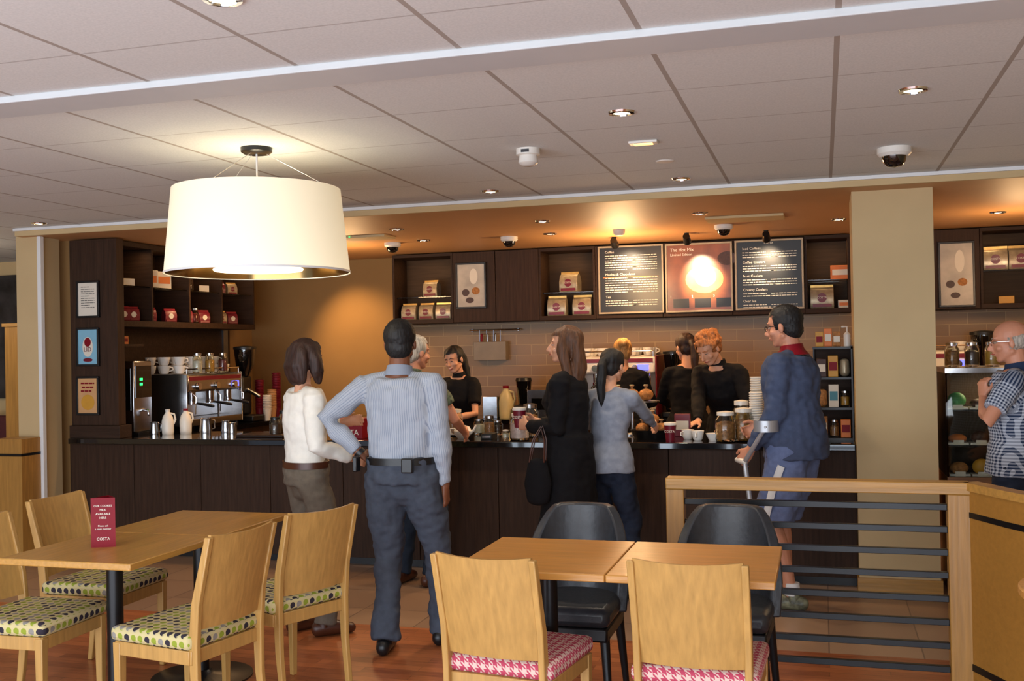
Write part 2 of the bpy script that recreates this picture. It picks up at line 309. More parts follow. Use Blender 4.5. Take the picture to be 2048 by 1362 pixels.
def m2(o,w,h):
    text('The Hot Mix',.04,CHALK,o,(-w+.03,-.017,h-.07),align='LEFT'); text('Limited Edition',.032,CHALK,o,(-w+.03,-.017,h-.11),align='LEFT')
    flat(.05,h*.47,w*.6,h*.2).build('saucer_picture',SAUC,o); flat(.06,h*.5,w*.34,h*.14,-.0165,28).build('coffee_picture',COFP,o); flat(.25,h*.76,w*.3,h*.1).build('bean_sack_picture',CHOC,o)
    for i in range(3):
        B().box(-w+.05+i*.19,-w+.19+i*.19,-.0175,-.015,.04,.12).build('price_panel',MENU,o); text(str(i+1),.03,CHALK,o,(-w+.03+i*.19,-.018,.13))
    for i in range(3): lines(o,w,h,[(.05+j*.02,-w+.06+i*.19,-w+.17+i*.19,.006) for j in range(3)],CHALK,9+i)
framed('centre menu board picturing a hot drink in orange',1330,1467,489,622,YF-.02,PEACH,m2,BFR,'menu board','menu_board')
framed('right menu board listing iced coffees and coolers',1469,1609,482,617,YF-.02,MENU,lambda o,w,h:(text('COSTA',.024,CHALK,o,(0,-.017,h-.04)),mb(o,w,h-.02,[('Iced Coffees',3),('Coffee Coolers',3),('Fruit Coolers',3),('Creamy Coolers',2),('Over Ice',2)],2)),BFR,'menu board','menu_board')
# side shelf unit along left wall (faces +X)
SX=-5.38; X0=XL+.003
o=E('side_shelf_unit','dark open shelving along the left wall above espresso machine','shelf'); b=B()
b.box(X0,SX,7.08,9.2,ZB-.02,ZB+.03); b.box(X0,SX,7.08,9.2,2.45,2.49)
DV=(7.08,7.54,8.08,8.6,9.17)
for y in DV: b.box(X0,SX,y,y+.022,ZB+.03,2.45)
b.build('frame',DARKX,o,.002); B().box(X0,XL+.015,7.11,9.17,ZB+.03,2.45).build('back_panel',CABIN,o)
for i in range(4):
    y0=DV[i]+.022; y1=DV[i+1]; B().box(XL+.02,SX-.02,y0,y1,2.13,2.138).build('glass_shelf',GLASS,o)
o=E('splash_panel','dark brown wall panel below the side shelving','panel'); B().box(X0,XL+.012,7.11,9.3,.92,1.8).build('panel',DARKX,o); B().box(XL+.012,XL+.03,9.16,9.24,1.2,1.8).build('edge_strip',STEEL,o)
# ---------------------------------------------------------------- packs
def make_pack(label,m=SILV,w=.17,h=.18,topm=GOLD,em=MAROON):
    o=E('coffee_pack',label,'coffee pack',group='foil coffee packs on the shelves'); b=B(); hw=w/2
    prof=[(0,.045,1),(.02,.055,1.02),(h*.5,.06,1.0),(h*.8,.04,.98),(h*.9,.012,.97)]; vs=[];fs=[]
    for z,d,k in prof: vs+=[(-hw*k,-d,z),(hw*k,-d,z),(hw*k,d,z),(-hw*k,d,z)]
    for i in range(4):
        for j in range(4): fs.append((i*4+j,i*4+(j+1)%4,i*4+4+(j+1)%4,i*4+4+j))
    fs+=[(3,2,1,0),(16,17,18,19)]; b.add(vs,fs); b.build('pouch',m,o,.004); B().box(-hw*.97,hw*.97,-.008,.008,h*.89,h).build('crimp_seal',topm,o)
    flat(0,h*.45,w*.2,h*.2,-.0615).build('emblem',em,o); B().box(-hw*.8,hw*.8,-.062,-.056,.012,.035).build('band',MAROON,o); text('COSTA',.022,CHALK,o,(0,-.063,h*.42)); return o
pk=make_pack('x'); first=[True]
def pack(px,z,lab,Y=9.52,sc_=1):
    X=XA(px,Y)
    o=pk if first[0] else cp(pk); first[0]=False; o.location=(X,Y,z); o.rotation_euler=(0,0,random.uniform(-.15,.15)); o.scale=(sc_,)*3; o['label']=lab
for i,p in enumerate((822,857,890)): pack(p,ZB+.04,'foil coffee pack, %s on lower shelf left of framed picture'%ORD[i],sc_=.9)
pack(866,2.08,'foil coffee pack on upper shelf left of framed picture',sc_=.9)
for i,p in enumerate((1117,1168)): pack(p,ZB+.04,'foil coffee pack, %s on lower shelf left of menu boards'%('left one','right one')[i],sc_=1.05)
pack(1143,2.08,'gold foil coffee pack on upper shelf left of menu boards',sc_=1.05)
pack(1646,ZB+.04,'foil coffee pack on lower shelf right of menu boards',sc_=1.15)
pack(1995,2.14,'foil coffee pack on upper shelf right of the column',sc_=1.1); pack(2044,2.14,'foil coffee pack at right picture edge, upper shelf',sc_=1.1)
def carton(name,label,cat,loc,sz,m,m2=None,rz=0):
    o=E(name,label,cat,loc,rz); x,y,z=sz; B().box(-x/2,x/2,-y/2,y/2,0,z).build('box_body',m,o,.003)
    if m2: B().box(-x*.4,x*.4,-y/2-.002,-y/2,z*.3,z*.7).build('printed_label',m2,o)
    return o
carton('carton','orange carton on upper shelf right of menu boards','box',(XA(1683,9.52),9.52,2.11),(.16,.1,.12),ORNG,PAPER); carton('carton','small white carton beside pack right of menu boards','box',(XA(1690,9.52),9.52,ZB+.04),(.1,.08,.07),PAPER,ORNG)
carton('price_card','cream price card on lower shelf right of column','sign',(XA(2015,9.45),9.45,ZB+.04),(.12,.01,.06),YEL)
def make_jar(label,h=.17,r=.055,fill=BISC,lid=STEEL,loc=(0,0,0),name='glass_jar',group=None,rz=0):
    o=E(name,label,'jar',loc,rz,group); B().lathe([(0,0),(r*.9,0),(r,.01),(r,h*.72),(r*.75,h*.84),(r*.75,h*.86),(r*.72,h*.86),(r*.72,h*.83),(r*.96,h*.71),(r*.96,.014),(0,.012)]).build('glass',GLASS,o)
    B().lathe([(0,.014),(r*.93,.014),(r*.93,h*.6),(r*.5,h*.66),(0,h*.66)]).build('contents',fill,o); B().lathe([(0,h*.86),(r*.82,h*.86),(r*.82,h*.97),(r*.2,h),(0,h)]).build('lid',lid,o); return o
pm=make_pack('x2',MAROON,.15,.17,RED,PAPER)
firstm=[True]
def mpack(loc,lab,s,rz):
    q=pm if firstm[0] else cp(pm); firstm[0]=False; q.location=loc; q.rotation_euler=(0,0,rz); q.scale=(s,)*3; q['label']=lab
ly=[(7.2,'j'),(7.31,'m'),(7.43,'m'),(7.66,'m'),(7.95,'m'),(8.2,'m'),(8.33,'j'),(8.47,'m'),(8.75,'p'),(8.95,'m')]
for i,(y,k) in enumerate(ly):
    lab='%s on the lower side shelf'%ORD[i]
    if k=='m': mpack((-5.5,y,ZB+.03),'small maroon coffee pack, '+lab,.72,PI/2-.5)
    elif k=='p': q=cp(pk); q.location=(-5.5,y,ZB+.03); q.rotation_euler=(0,0,PI/2-.4); q.scale=(.7,)*3; q['label']='small foil coffee pack, '+lab
    else: make_jar('small glass jar, '+lab,.14,.045,RED,STEEL,(-5.5,y,ZB+.03))
for i,(y,k) in enumerate([(7.2,'j'),(7.33,'t'),(7.66,'c'),(7.85,'c'),(8.25,'j'),(8.42,'t'),(8.75,'m'),(8.95,'p')]):
    lab='%s on the upper side shelf'%ORD[i]
    if k=='p': q=cp(pk); q.location=(-5.5,y,2.138); q.rotation_euler=(0,0,PI/2-.4); q.scale=(.65,)*3; q['label']='small foil coffee pack, '+lab
    elif k=='m': mpack((-5.5,y,2.138),'small maroon coffee pack, '+lab,.65,PI/2-.5)
    elif k=='j': make_jar('glass jar, '+lab,.17,.045,CHOC,STEEL,(-5.5,y,2.138))
    elif k=='t': carton('price_card','cream price card, '+lab,'sign',(-5.45,y,2.138),(.1,.01,.06),PAPER,None,PI/2-.5)
    else: carton('carton','printed carton, '+lab,'box',(-5.5,y,2.138),(.14,.08,.15),PAPER,ORNG,PI/2-.4)
for i in range(3): carton('carton','tea carton under the side shelf beside tower, %s'%ORD[i],'box',(-5.6,7.18+i*.12,1.66),(.09,.08,.07),(GREEN,YEL,ORNG)[i],RED,PI/2-.3)
tag(B().box(XL+.013,-5.45,7.11,7.52,1.64,1.66).build('wall_shelf',DARKX),'short dark shelf holding tea cartons beside tower','shelf')
# ---------------------------------------------------------------- small counter ware
def cup(label,loc,s=1,name='coffee_cup',group=None):
    o=E(name,label,'cup',loc,random.uniform(0,6),group); B().lathe([(0,0),(.022*s,0),(.03*s,.01*s),(.04*s,.06*s),(.037*s,.06*s),(.027*s,.012*s),(0,.01*s)],n=16).build('bowl',CERA,o)
    B().limb([(.037*s,0,.05*s),(.056*s,0,.046*s),(.058*s,0,.028*s),(.034*s,0,.02*s)],[.004*s]*4,n=6).build('handle',CERA,o); return o
def papercup(label,loc,txt=True):
    o=E('takeaway_cup',label,'cup',loc); B().lathe([(0,0),(.03,0),(.042,.11),(0,.11)]).build('cup_body',MAROON,o); B().lathe([(.044,.108),(.044,.118),(.038,.126),(0,.126)]).build('lid',WPL,o)
    if txt: text('COSTA',.022,CHALK,o,(0,-.0385,.06))
    return o
def stack(label,loc,n,m,r=.042,group=None):
    o=E('cup_stack',label,'cup stack',loc,0,group); b=B().lathe([(0,0),(r*.72,0),(r,.1),(0,.1)]); b.build('lowest_cup',m,o)
    for i in range(n): B().lathe([(r*.97,.1+i*.016),(r*1.05,.106+i*.016),(r*1.05,.11+i*.016),(r*.9,.114+i*.016)]).build('cup_rim',m,o)
    return o
def jug(label,loc,rz=0,cap_=RED,m=MILK,s=1):
    o=E('milk_jug',label,'milk jug',loc,rz); o.scale=(s,)*3
    B().limb([(0,0,.02),(0,0,.12),(0,0,.17),(0,0,.205),(0,0,.22)],[(.055,.055),(.057,.057),(.045,.045),(.022,.022),(.02,.02)],ref=(1,0,0),n=16,cap=False).build('bottle',m,o); B().lathe([(0,0),(.052,0),(.055,.02),(0,.02)]).build('base',m,o)
    B().limb([(.02,0,.2),(.06,0,.19),(.07,0,.14),(.055,0,.1)],[.009]*4,n=8).build('handle',m,o); B().lathe([(0,.218),(.023,.218),(.023,.238),(0,.24)]).build('cap',cap_,o); return o
def pitcher(label,loc,s=1,rz=0):
    o=E('steel_pitcher',label,'pitcher',loc,rz); o.scale=(s,)*3; B().lathe([(0,0),(.045,0),(.047,.02),(.038,.09),(.042,.11),(.04,.11),(.035,.09),(.043,.02),(0,.01)]).build('body',STEEL,o); B().limb([(.04,0,.1),(.072,0,.09),(.07,0,.03),(.045,0,.025)],[.005]*4,n=8).build('handle',STEEL,o); return o
Z0=.92
jug('white milk jug nearest the camera by the espresso machine',(-5.12,7.36,Z0),.5,WPL,s=.85); jug('white milk jug right of another beside espresso machine',(-5.02,7.46,Z0),.9,RED,s=.85)
for i,(x,y,s) in enumerate([(-5.24,7.35,.9),(-4.86,7.5,1.1),(-4.7,7.55,.9),(-4.58,7.45,.8)]): pitcher('steel milk pitcher on left counter end, %s'%ORD[i],(x,y,Z0),s,i)
# ---------------------------------------------------------------- coffee machines
def espresso(label,loc,rz,W=.9,D=.5,Hh=.5,groups=3,body=STEEL,cups=9,tagn='side',side=MAROON):
    o=E('espresso_machine',label,'espresso machine',loc,rz); w=W/2
    B().box(-w,w,-.0,D/2,.08,Hh).build('body',body,o,.015); B().box(-w,w,-D/2,0,Hh-.16,Hh-.01).build('head_unit',body,o,.02)
    B().box(-w-.012,-w,-D/2,D/2,.03,Hh).build('side_panel',side,o,.006); B().box(w,w+.012,-D/2,D/2,.03,Hh).build('side_panel',side,o,.006)
    B().box(-w,w,-D/2,D/2,.03,.09).build('drip_tray',STEEL,o,.006); B().box(-w+.02,w-.02,-D/2-.005,-D/2,Hh-.06,Hh-.025).build('logo_strip',MAROON,o)
    B().box(w-.16,w-.06,-D/2-.008,-D/2-.001,Hh-.13,Hh-.08).build('display',LEDB,o)
    for x in (-w+.04,w-.04):
        for y in (-D/2+.04,D/2-.04): B().cyl((x,y,0),(x,y,.03),.018).build('foot',BLK,o)
    B().limb([(-w+.02,-D/2+.02,Hh+.04),(w-.02,-D/2+.02,Hh+.04)],[.006,.006],n=8).build('cup_rail',CHROME,o)
    for x in (-w+.02,w-.02): B().cyl((x,-D/2+.02,Hh-.01),(x,-D/2+.02,Hh+.04),.005).build('rail_post',CHROME,o)
    for i in range(groups):
        x=-w+W*(i+.5)/groups; g=B(); g.cyl((x,-D/2+.06,Hh-.16),(x,-D/2+.06,Hh-.24),.036,.034); g.cyl((x,-D/2+.06,Hh-.24),(x,-D/2+.06,Hh-.265),.04); g=g.build('group_head',CHROME,o)
        B().limb([(x,-D/2+.03,Hh-.255),(x,-D/2-.06,Hh-.265),(x,-D/2-.15,Hh-.28)],[.009,.013,.014],n=8).build('portafilter_handle',BLK,g)
        B().cyl((x,-D/2-.004,Hh-.11),(x,-D/2-.03,Hh-.11),.03).build('gauge_knob',CHROME,o)
    for x in (-w+.05,0,w-.05): B().limb([(x,-D/2+.01,Hh-.15),(x+.01,-D/2-.04,Hh-.2),(x+.015,-D/2-.03,.14)],[.005]*3,n=8).build('steam_wand',CHROME,o)
    M=Matrix.Translation(loc)@Matrix.Rotation(rz,4,'Z')
    for i in range(cups):
        k=i if i<15 else i-15; p=M@Vector((-w+.08+(k//3)*(W-.16)/max(1,(min(cups,15)-1)//3),(-.12,.03,.17)[k%3],Hh+(0 if i<15 else .073))); cup('x',p,1.2,group='cups on the %s espresso machine'%tagn)['label']='white coffee cup standing on top of the %s espresso machine'%tagn
    return o
espresso('steel three group espresso machine under the side shelving',(-5.42,8.15,Z0),PI/2,.86,.5,.48,3,STEEL,26,'side',STEEL)
for i,y in enumerate((7.93,8.12,8.33)): make_jar('glass syrup jar among cups on side machine, %s'%ORD[i],.18,.042,(PAPER,YEL,MAROON)[i],STEEL,(-5.21,y,Z0+.48))
espresso('espresso machine with blue display against the tiled wall',((XA(1160,9.45)+XA(1318,9.45))/2,9.46,Z0),0,.72,.44,.56,2,WPL,15,'back')
espresso('espresso machine partly hidden right of the column',(.95,9.46,Z0),0,.44,.44,.56,2,WPL,6,'right')
def grinder(label,loc,rz,s=1):
    o=E('coffee_grinder',label,'grinder',loc,rz); o.scale=(s,)*3; B().box(-.09,.09,-.12,.12,0,.05).build('base',BLK,o,.01); B().box(-.07,.07,-.02,.11,.05,.36).build('body',BLK,o,.02)
    B().lathe([(.03,.36),(.07,.44),(.085,.56),(.085,.57),(0,.57)]).build('bean_hopper',DGLASS,o); B().lathe([(0,.57),(.09,.57),(.09,.59),(.02,.6),(0,.6)]).build('hopper_lid',BLK,o); B().limb([(0,-.02,.25),(0,-.12,.2)],[.02,.015]).build('spout',STEEL,o); return o
grinder('black coffee grinder at the far end of side counter',(-5.3,8.86,Z0),PI/2,1.2); grinder('black coffee grinder seen right of the column',(XA(1957,9.4)+.04,9.4,Z0),0,1.2)
grinder('black coffee grinder between the staff at back counter',(XA(1345,9.5),9.5,Z0),0,1)
o=E('coffee_brewer','tall steel coffee brewer with green lights beside the tower','coffee brewer',(-5.47,7.36,Z0),PI/2); B().box(-.12,.12,-.12,.12,.02,.6).build('body',STEEL,o,.01); B().box(-.1,.1,-.128,-.12,.3,.56).build('front_panel',DGLASS,o); B().box(-.124,-.12,-.09,.09,.2,.54).build('side_plate',DGLASS,o)
for z in (.40,.44): B().box(-.05,-.02,-.132,-.128,z,z+.02).build('indicator',LEDG,o)
B().limb([(0,-.12,.2),(0,-.17,.19),(0,-.17,.16)],[.012]*3).build('tap',CHROME,o); B().box(-.11,.11,-.15,.11,0,.02).build('drip_base',BLK,o)
stack('tall maroon cup stack behind the side grinder',(-5.3,9.12,Z0),18,MAROON); stack('second tall maroon cup stack near the ochre wall',(-5.18,9.24,Z0),22,MAROON); stack('short white cup stack near the side grinder',(-5.16,9.02,Z0),9,WPL); stack('brown cup stack in front of the maroon cup stacks',(-5.17,9.13,Z0),12,TAN)
def cx(px,Y,z=Z0): return (XA(px,Y),Y,z)
o=E('teapot','round white teapot on the counter beside the striped man','teapot',cx(922,7.15)); B().lathe([(0,0),(.035,0),(.06,.03),(.066,.055),(.05,.085),(.02,.095),(0,.096)]).build('pot',CERA,o); B().limb([(.055,0,.04),(.085,0,.06),(.1,0,.09)],[.014,.01,.007],n=8).build('spout',CERA,o); B().limb([(-.055,0,.07),(-.095,0,.07),(-.09,0,.03),(-.058,0,.03)],[.006]*4,n=8).build('handle',CERA,o); B().ell((0,0,.102),.011).build('lid_knob',CERA,o)
make_jar('glass jar of biscuits behind the white teapot',.2,.06,BISC,WPL,cx(907,7.42)); make_jar('glass jar of marshmallows left of woman in black coat',.19,.07,PINKM,WPL,cx(1036,7.1)); make_jar('small sugar jar beside the marshmallow jar',.07,.025,PAPER,WPL,cx(1008,7.1))
make_jar('tall jar behind the marshmallow jar beside woman in black',.24,.06,BISC,STEEL,cx(1058,7.4))
make_jar('left cookie jar beside stacked white cups',.2,.07,BISC,WPL,cx(1448,7.08)); make_jar('right cookie jar beside stacked white cups',.22,.07,BISC,WPL,cx(1484,7.14)); make_jar('third cookie jar behind the other two on counter',.26,.06,YEL,WPL,cx(1480,7.36))
tag(B().lathe([(0,0),(.03,0),(.055,.05),(.05,.05),(.028,.008),(0,.006)],cx(1424,7.1)).build('sugar_bowl',CERA),'small white bowl on counter left of cookie jars','bowl')
stack('front tall stack of white paper cups beside the cookie jars',cx(1510,7.16),14,WPL,.045); stack('rear tall stack of white paper cups beside the cookie jars',cx(1512,7.35),20,WPL,.045)
for i,(p_,y_,h_,f_) in enumerate([(955,7.5,.12,PAPER),(976,7.42,.15,BISC),(992,7.48,.11,CHOC)]): make_jar('small canister on counter before the smiling server, %s'%ORD[i],h_,.04,f_,STEEL,cx(p_,y_))
for i,(p_,y_) in enumerate([(1372,7.2),(1392,7.12)]): cup('white coffee cup on counter left of the white bowl, %s'%('left one','right one')[i],cx(p_,y_),1.1)
for i,(p_,y_,h_,f_) in enumerate([(548,7.25,.15,CHOC),(566,7.35,.2,BISC)]): make_jar('dark jar on counter left of woman in white, %s'%('left one','right one')[i],h_,.045,f_,BLK,cx(p_,y_))
carton('card_reader','black card reader on counter beside marshmallow jar','card reader',cx(975,7.15),(.08,.14,.04),BLK,STEEL); carton('leaflet_holder','maroon leaflet holder behind the reached for cup','leaflet holder',cx(1362,7.42),(.11,.04,.16),MAROON,PAPER)
def bag(label,loc,s=1):
    o=E('wrapped_bun',label,'wrapped bun',loc,random.uniform(0,3)); b=B(); b.ell((0,0,.045*s),(.065*s,.055*s,.045*s)); b.build('bun',BISC,o); B().lathe([(.02*s,.075*s),(.006*s,.092*s),(.022*s,.118*s),(.012*s,.122*s),(.004*s,.1*s)],n=10).build('wrapper_twist',SILV,o)
def basket(loc,label):
    o=E('display_basket',label,'basket',loc); B().lathe([(0,0),(.12,0),(.15,.06),(.142,.06),(.115,.01),(0,.01)],sx=1,sy=.8).build('bowl',BLACK,o)
basket(cx(1300,7.28),'black basket of wrapped buns beside woman in grey')
for i,(dx,dy) in enumerate([(-.065,0),(.065,.01),(0,-.04),(0,.05)]):
    p=cx(1300,7.28,Z0+.03+(.06 if i>1 else 0)); bag('wrapped bun in the counter basket, %s'%['left','right','front top','rear top'][i],(p[0]+dx,p[1]+dy,p[2]),.85)
for i,p in enumerate((1234,1262,1290)): bag('wrapped bun behind the ponytailed customer, %s'%ORD[i],cx(p,7.5,Z0+.25),.95)
o=E('cake_stand','steel tiered stand behind the ponytailed customer','stand',cx(1262,7.5)); B().lathe([(0,0),(.09,0),(.09,.01),(.012,.02),(.012,.23),(.2,.24),(.2,.25),(0,.25)],sx=1,sy=.6).build('stand',STEEL,o)
for i,p in enumerate((865,886)): bag('wrapped pastry behind the striped man, %s'%('left one','right one')[i],cx(p,7.45,Z0+.2),.75)
tag(B().box(XA(850,7.45),XA(893,7.45),7.37,7.53,Z0,Z0+.2).build('display_riser',DARKX),'dark riser holding wrapped pastries behind striped man','stand')
cupo=papercup('maroon takeaway cup with white lid reached for on counter',cx(1337,7.05))
bo=carton('display_box','maroon lettered box on counter behind striped man','box',cx(700,7.12),(.24,.14,.15),RED); text('COSTA',.055,CHALK,bo,(.0,-.0715,.03)); 
o=E('till','black card till on counter behind the striped man','till',cx(775,7.35)); B().box(-.16,.16,-.12,.12,0,.08).build('base',BLK,o,.01); B().box(-.15,.15,-.02,.0,.1,.34,0,Matrix.Rotation(R(-15),4,'X')).build('screen',DGLASS,o,.006); B().box(-.03,.03,-.01,.05,.05,.2).build('neck',BLK,o)
tag(B().box(-4.35,-3.95,7.12,7.42,Z0,Z0+.02).build('serving_tray',mat('tray','#2a1a14',.3),None,.006),'dark serving tray on counter left of woman in white','tray')
o=E('snack_stand','black snack stand at right counter end beside column','stand',(.075,7.3,Z0)); 
for z in (0,.2,.4): B().box(-.14,.1,-.12,.12,z,z+.015).build('shelf',BLK,o)
B().box(.1,.11,-.13,.12,0,.62).build('side_panel',BLK,o); B().box(-.14,.1,.12,.13,0,.6).build('back_panel',DARKX,o); B().box(-.14,-.13,.1,.12,0,.6).build('upright',BLK,o); B().box(-.14,.11,-.13,.12,.6,.615).build('top_shelf',BLK,o)
for i in range(9):
    h_=(.14,.09,.12,.1,.15,.08,.12,.14,.1)[i]; lab='%s shelf, %s'%(['bottom','middle','top'][i//3],('left','middle','right')[i%3]); p_=(.075+(-.085,-.012,.06)[i%3],7.24,Z0+.016+.2*(i//3))
    if i in (1,5): make_jar('small jar in the snack stand, '+lab,h_+.03,.03,(BISC,YEL)[i==5],STEEL,p_)
    elif i in (3,8): tag(B().limb([(p_[0],p_[1],p_[2]+.028),(p_[0],p_[1],p_[2]+h_)],[(.032,.028),(.03,.02)],ref=(1,0,0),n=10).build('snack_bag',(BISC,SILV)[i==8]),'puffy snack bag in the stand, '+lab,'snack bag')
    else: carton('snack_packet','snack packet in the stand, '+lab,'snack packet',p_,(.062,.07,h_),(BISC,RED,ORNG,YEL,PAPER,RED,CHOC,YEL,BISC)[i],(PAPER,YEL,RED,RED,TEAL,YEL,PAPER,RED,CHOC)[i])
for i in range(3): carton('snack_packet','printed snack packet on top of the stand, %s'%ORD[i],'snack packet',(-.02+.055*i,7.27,Z0+.615),(.05,.05,.1+.02*(i%2)),(YEL,ORNG,BISC)[i],(RED,PAPER,PAPER)[i])
o=E('syrup_bottle','white pump bottle on snack stand beside the column','bottle',(.155,7.22,Z0+.615)); B().lathe([(0,0),(.022,0),(.022,.08),(.01,.095),(0,.095)]).build('bottle',WPL,o); B().limb([(0,0,.09),(0,0,.13),(-.03,0,.13)],[.006]*3,n=8).build('pump',WPL,o)
# back counter things
jug('cream milk jug on back counter below utensil rail',cx(1010,9.35),0,RED,m=mat('milk_cream','#e0d4a0',.35),s=1.25); carton('napkin_box','steel napkin box on back counter left of milk jug','box',cx(982,9.35),(.14,.14,.2),STEEL)
o=E('blender','dark glass blender jug on back counter below utensil rail','blender',cx(1046,9.35)); B().box(-.08,.08,-.08,.08,0,.12).build('base',BLK,o,.01); B().lathe([(.05,.12),(.075,.34),(.07,.34),(.045,.13)]).build('jug',DGLASS,o); B().lathe([(0,.34),(.078,.34),(.07,.37),(0,.37)]).build('lid',BLK,o)
carton('microwave','steel microwave on back counter behind the staff','microwave',cx(1105,9.42),(.42,.32,.26),STEEL,DGLASS)
o=E('utensil_rail','steel rail with hanging utensil holder on tiled wall','rail',(0,0,0)); a=at(940,661,Y=9.69); c=at(1040,660,Y=9.69); B().limb([a,(c.x,9.69,a.z)],[.008,.008],n=8).build('rail',CHROME,o)
for x in (a.x+.02,c.x-.02): B().cyl((x,9.69,a.z),(x,9.737,a.z),.012).build('bracket',CHROME,o)
h0=at(950,678,Y=9.68); h1=at(1015,720,Y=9.68); B().box(h0.x,h1.x,9.63,9.73,h1.z,h0.z-.03).build('holder',mat('grey_holder','#8a7a66',.5),o,.004); 
for i in range(4):
    x=h0.x+.05+i*.07; B().cyl((x,9.68,a.z),(x,9.68,h0.z-.03),.003,n=6).build('hook',CHROME,o)
for i,x in enumerate((.06,.12,.2)): B().limb([(h0.x+x,9.68,h1.z+.02),(h0.x+x+.01,9.68,h0.z+.04)],[.006,.012],n=8).build('utensil',(RED,STEEL,STEEL)[i],o)
# display case right of column
o=E('display_case','glass food display case right of the column','display case',(1.55,7.25,0)); 
B().box(-.83,.83,-.3,.35,0,.72).build('base',wood('case_wood','#7a5230','x'),o,.004); B().box(-.83,.83,.31,.35,.72,1.37).build('back_panel',mat('case_back','#4a3520',.5),o); B().box(-.83,.83,-.3,.35,1.36,1.39).build('top',STEEL,o); B().box(-.83,.83,-.305,-.3,.72,1.36).build('front_glass',GLASS,o)
for x in (-.83,.82): B().box(x,x+.01,-.3,.35,.72,1.36).build('side_frame',BLK,o)
for z in (.9,1.12): B().box(-.81,.81,-.2,.3,z,z+.01).build('shelf',BLK,o)
k=0
for z in (.72,.91,1.13):
    for x in (.80,.93,1.06,1.19,1.32):
        k+=1; p=(x,7.1 if z>.8 else 7.05,z); m=(CHOC,BISC,YEL,BISC,GREEN,CHOC,ORNG)[k%7]
        q=E('cake',('tray cake in the display case, %s on %s level'%(ORD[(k-1)%5],{.72:'bottom',.91:'middle',1.13:'top'}[z])),'cake',p); B().box(-.06,.06,-.05,.05,0,.012).build('plate',WPL,q); B().ell((0,0,.035+.01*(k%3)),(.055,.045,.03+.01*(k%3))).build('cake_body',m,q); B().box(-.03,.03,-.065,-.063,0,.03).build('price_card',PAPER,q)
for i,(x,f_) in enumerate([(.80,BISC),(.92,CHOC),(1.04,YEL)]): make_jar('jar standing on top of the display case, %s'%ORD[i],.16,.045,f_,STEEL,(x,7.3,1.39))
# ---------------------------------------------------------------- ceiling fittings
def onceil(px,py,Z): return at(px,py,Z=Z)
dl=[(1826,179,HC),(1243,224,HC),(981,382,HC),(1362,357,HC),(78,446,HC),(445,-4,HC),(1400,426,HR),(1085,442,HR),(793,458,HR),(1100,467,HR),(847,480,HR),(1677,438,HR),(1996,424,HR),(560,462,HR)]
names=['near right on tiled ceiling','left of the near right one on tiled ceiling','above the striped man on tiled ceiling','farther tiled ceiling one left of camera dome','far left on tiled ceiling','at the top left picture edge','above the centre menu board','over the long haired woman, nearer row','over the ochre wall edge, nearer','over the long haired woman, farther row','over the ochre wall edge, farther','just left of the column','just right of the column','behind the drum lamp']
droot=None
for (px,py,Z),nm in zip(dl,names):
    p=onceil(px,py,Z); lab='round recessed ceiling downlight '+nm
    if droot is None:
        droot=E('downlight',lab,'ceiling light',p); B().lathe([(.038,-.002),(.04,-.01),(.055,-.008),(.058,.0),(.038,.0)]).build('trim_ring',CHROME,droot); B().lathe([(0,-.004),(.036,-.004)]).build('lamp_face',LAMP,droot)
    else: dup(droot,p,0,lab)
def dome(label,px,py,Z,s=1):
    p=onceil(px,py,Z); o=E('dome_camera',label,'security camera',p); o.scale=(s,)*3; B().lathe([(0,0),(.085,0),(.085,-.03),(.07,-.045),(0,-.045)]).build('housing',WPL,o); B().lathe([(.062,-.045),(.055,-.075),(.035,-.095),(0,-.102)]).build('dome',DGLASS,o)
dome('dome security camera on the tiled ceiling near right',1788,296,HC,1); dome('dome camera on tan ceiling left of menu boards',1018,474,HR,.85); dome('dome camera on tan ceiling above menu boards',1447,450,HR,.85); dome('dome camera on tan ceiling left above ochre wall',785,486,HR,.85)
p=onceil(1056,298,HC); o=E('smoke_detector','white cylindrical smoke detector on the tiled ceiling','smoke detector',p); B().lathe([(0,0),(.06,0),(.06,-.03),(.045,-.035),(.05,-.07),(.03,-.085),(0,-.085)]).build('housing',WPL,o); B().box(-.02,.02,-.062,-.058,-.025,-.01).build('label_mark',INK,o)
p=onceil(1238,460,HR); o=E('smoke_detector','small white smoke detector above the left menu board','smoke detector',p); B().lathe([(0,0),(.05,0),(.045,-.03),(.03,-.045),(0,-.045)]).build('housing',WPL,o)
p=onceil(1287,283,HC); o=E('emergency_light','small rectangular emergency light on the tiled ceiling','ceiling light',p); B().box(-.07,.07,-.035,.035,-.012,0).build('housing',WPL,o,.003); B().box(-.045,.045,-.02,.02,-.016,-.012).build('lens',STRIP,o)
tag(B().lathe([(0,-.006),(.045,-.005),(.05,0)],onceil(1330,322,HC)).build('ceiling_speaker',WPL),'small flat white disc on the tiled ceiling','ceiling disc')
p=onceil(1490,434,HR); o=E('ceiling_vent','flat white rectangular panel on tan ceiling above menus','vent',p); B().box(-.28,.28,-.14,.14,-.02,0).build('panel',CREAM,o,.004)
p=onceil(735,473,HR); o=E('exit_sign','flat ceiling unit with green light above the ochre wall','ceiling unit',p); B().box(-.2,.2,-.12,.12,-.02,0).build('panel',CREAM,o,.004); B().box(-.11,-.10,-.123,-.12,-.014,-.008).build('indicator',LEDG,o)
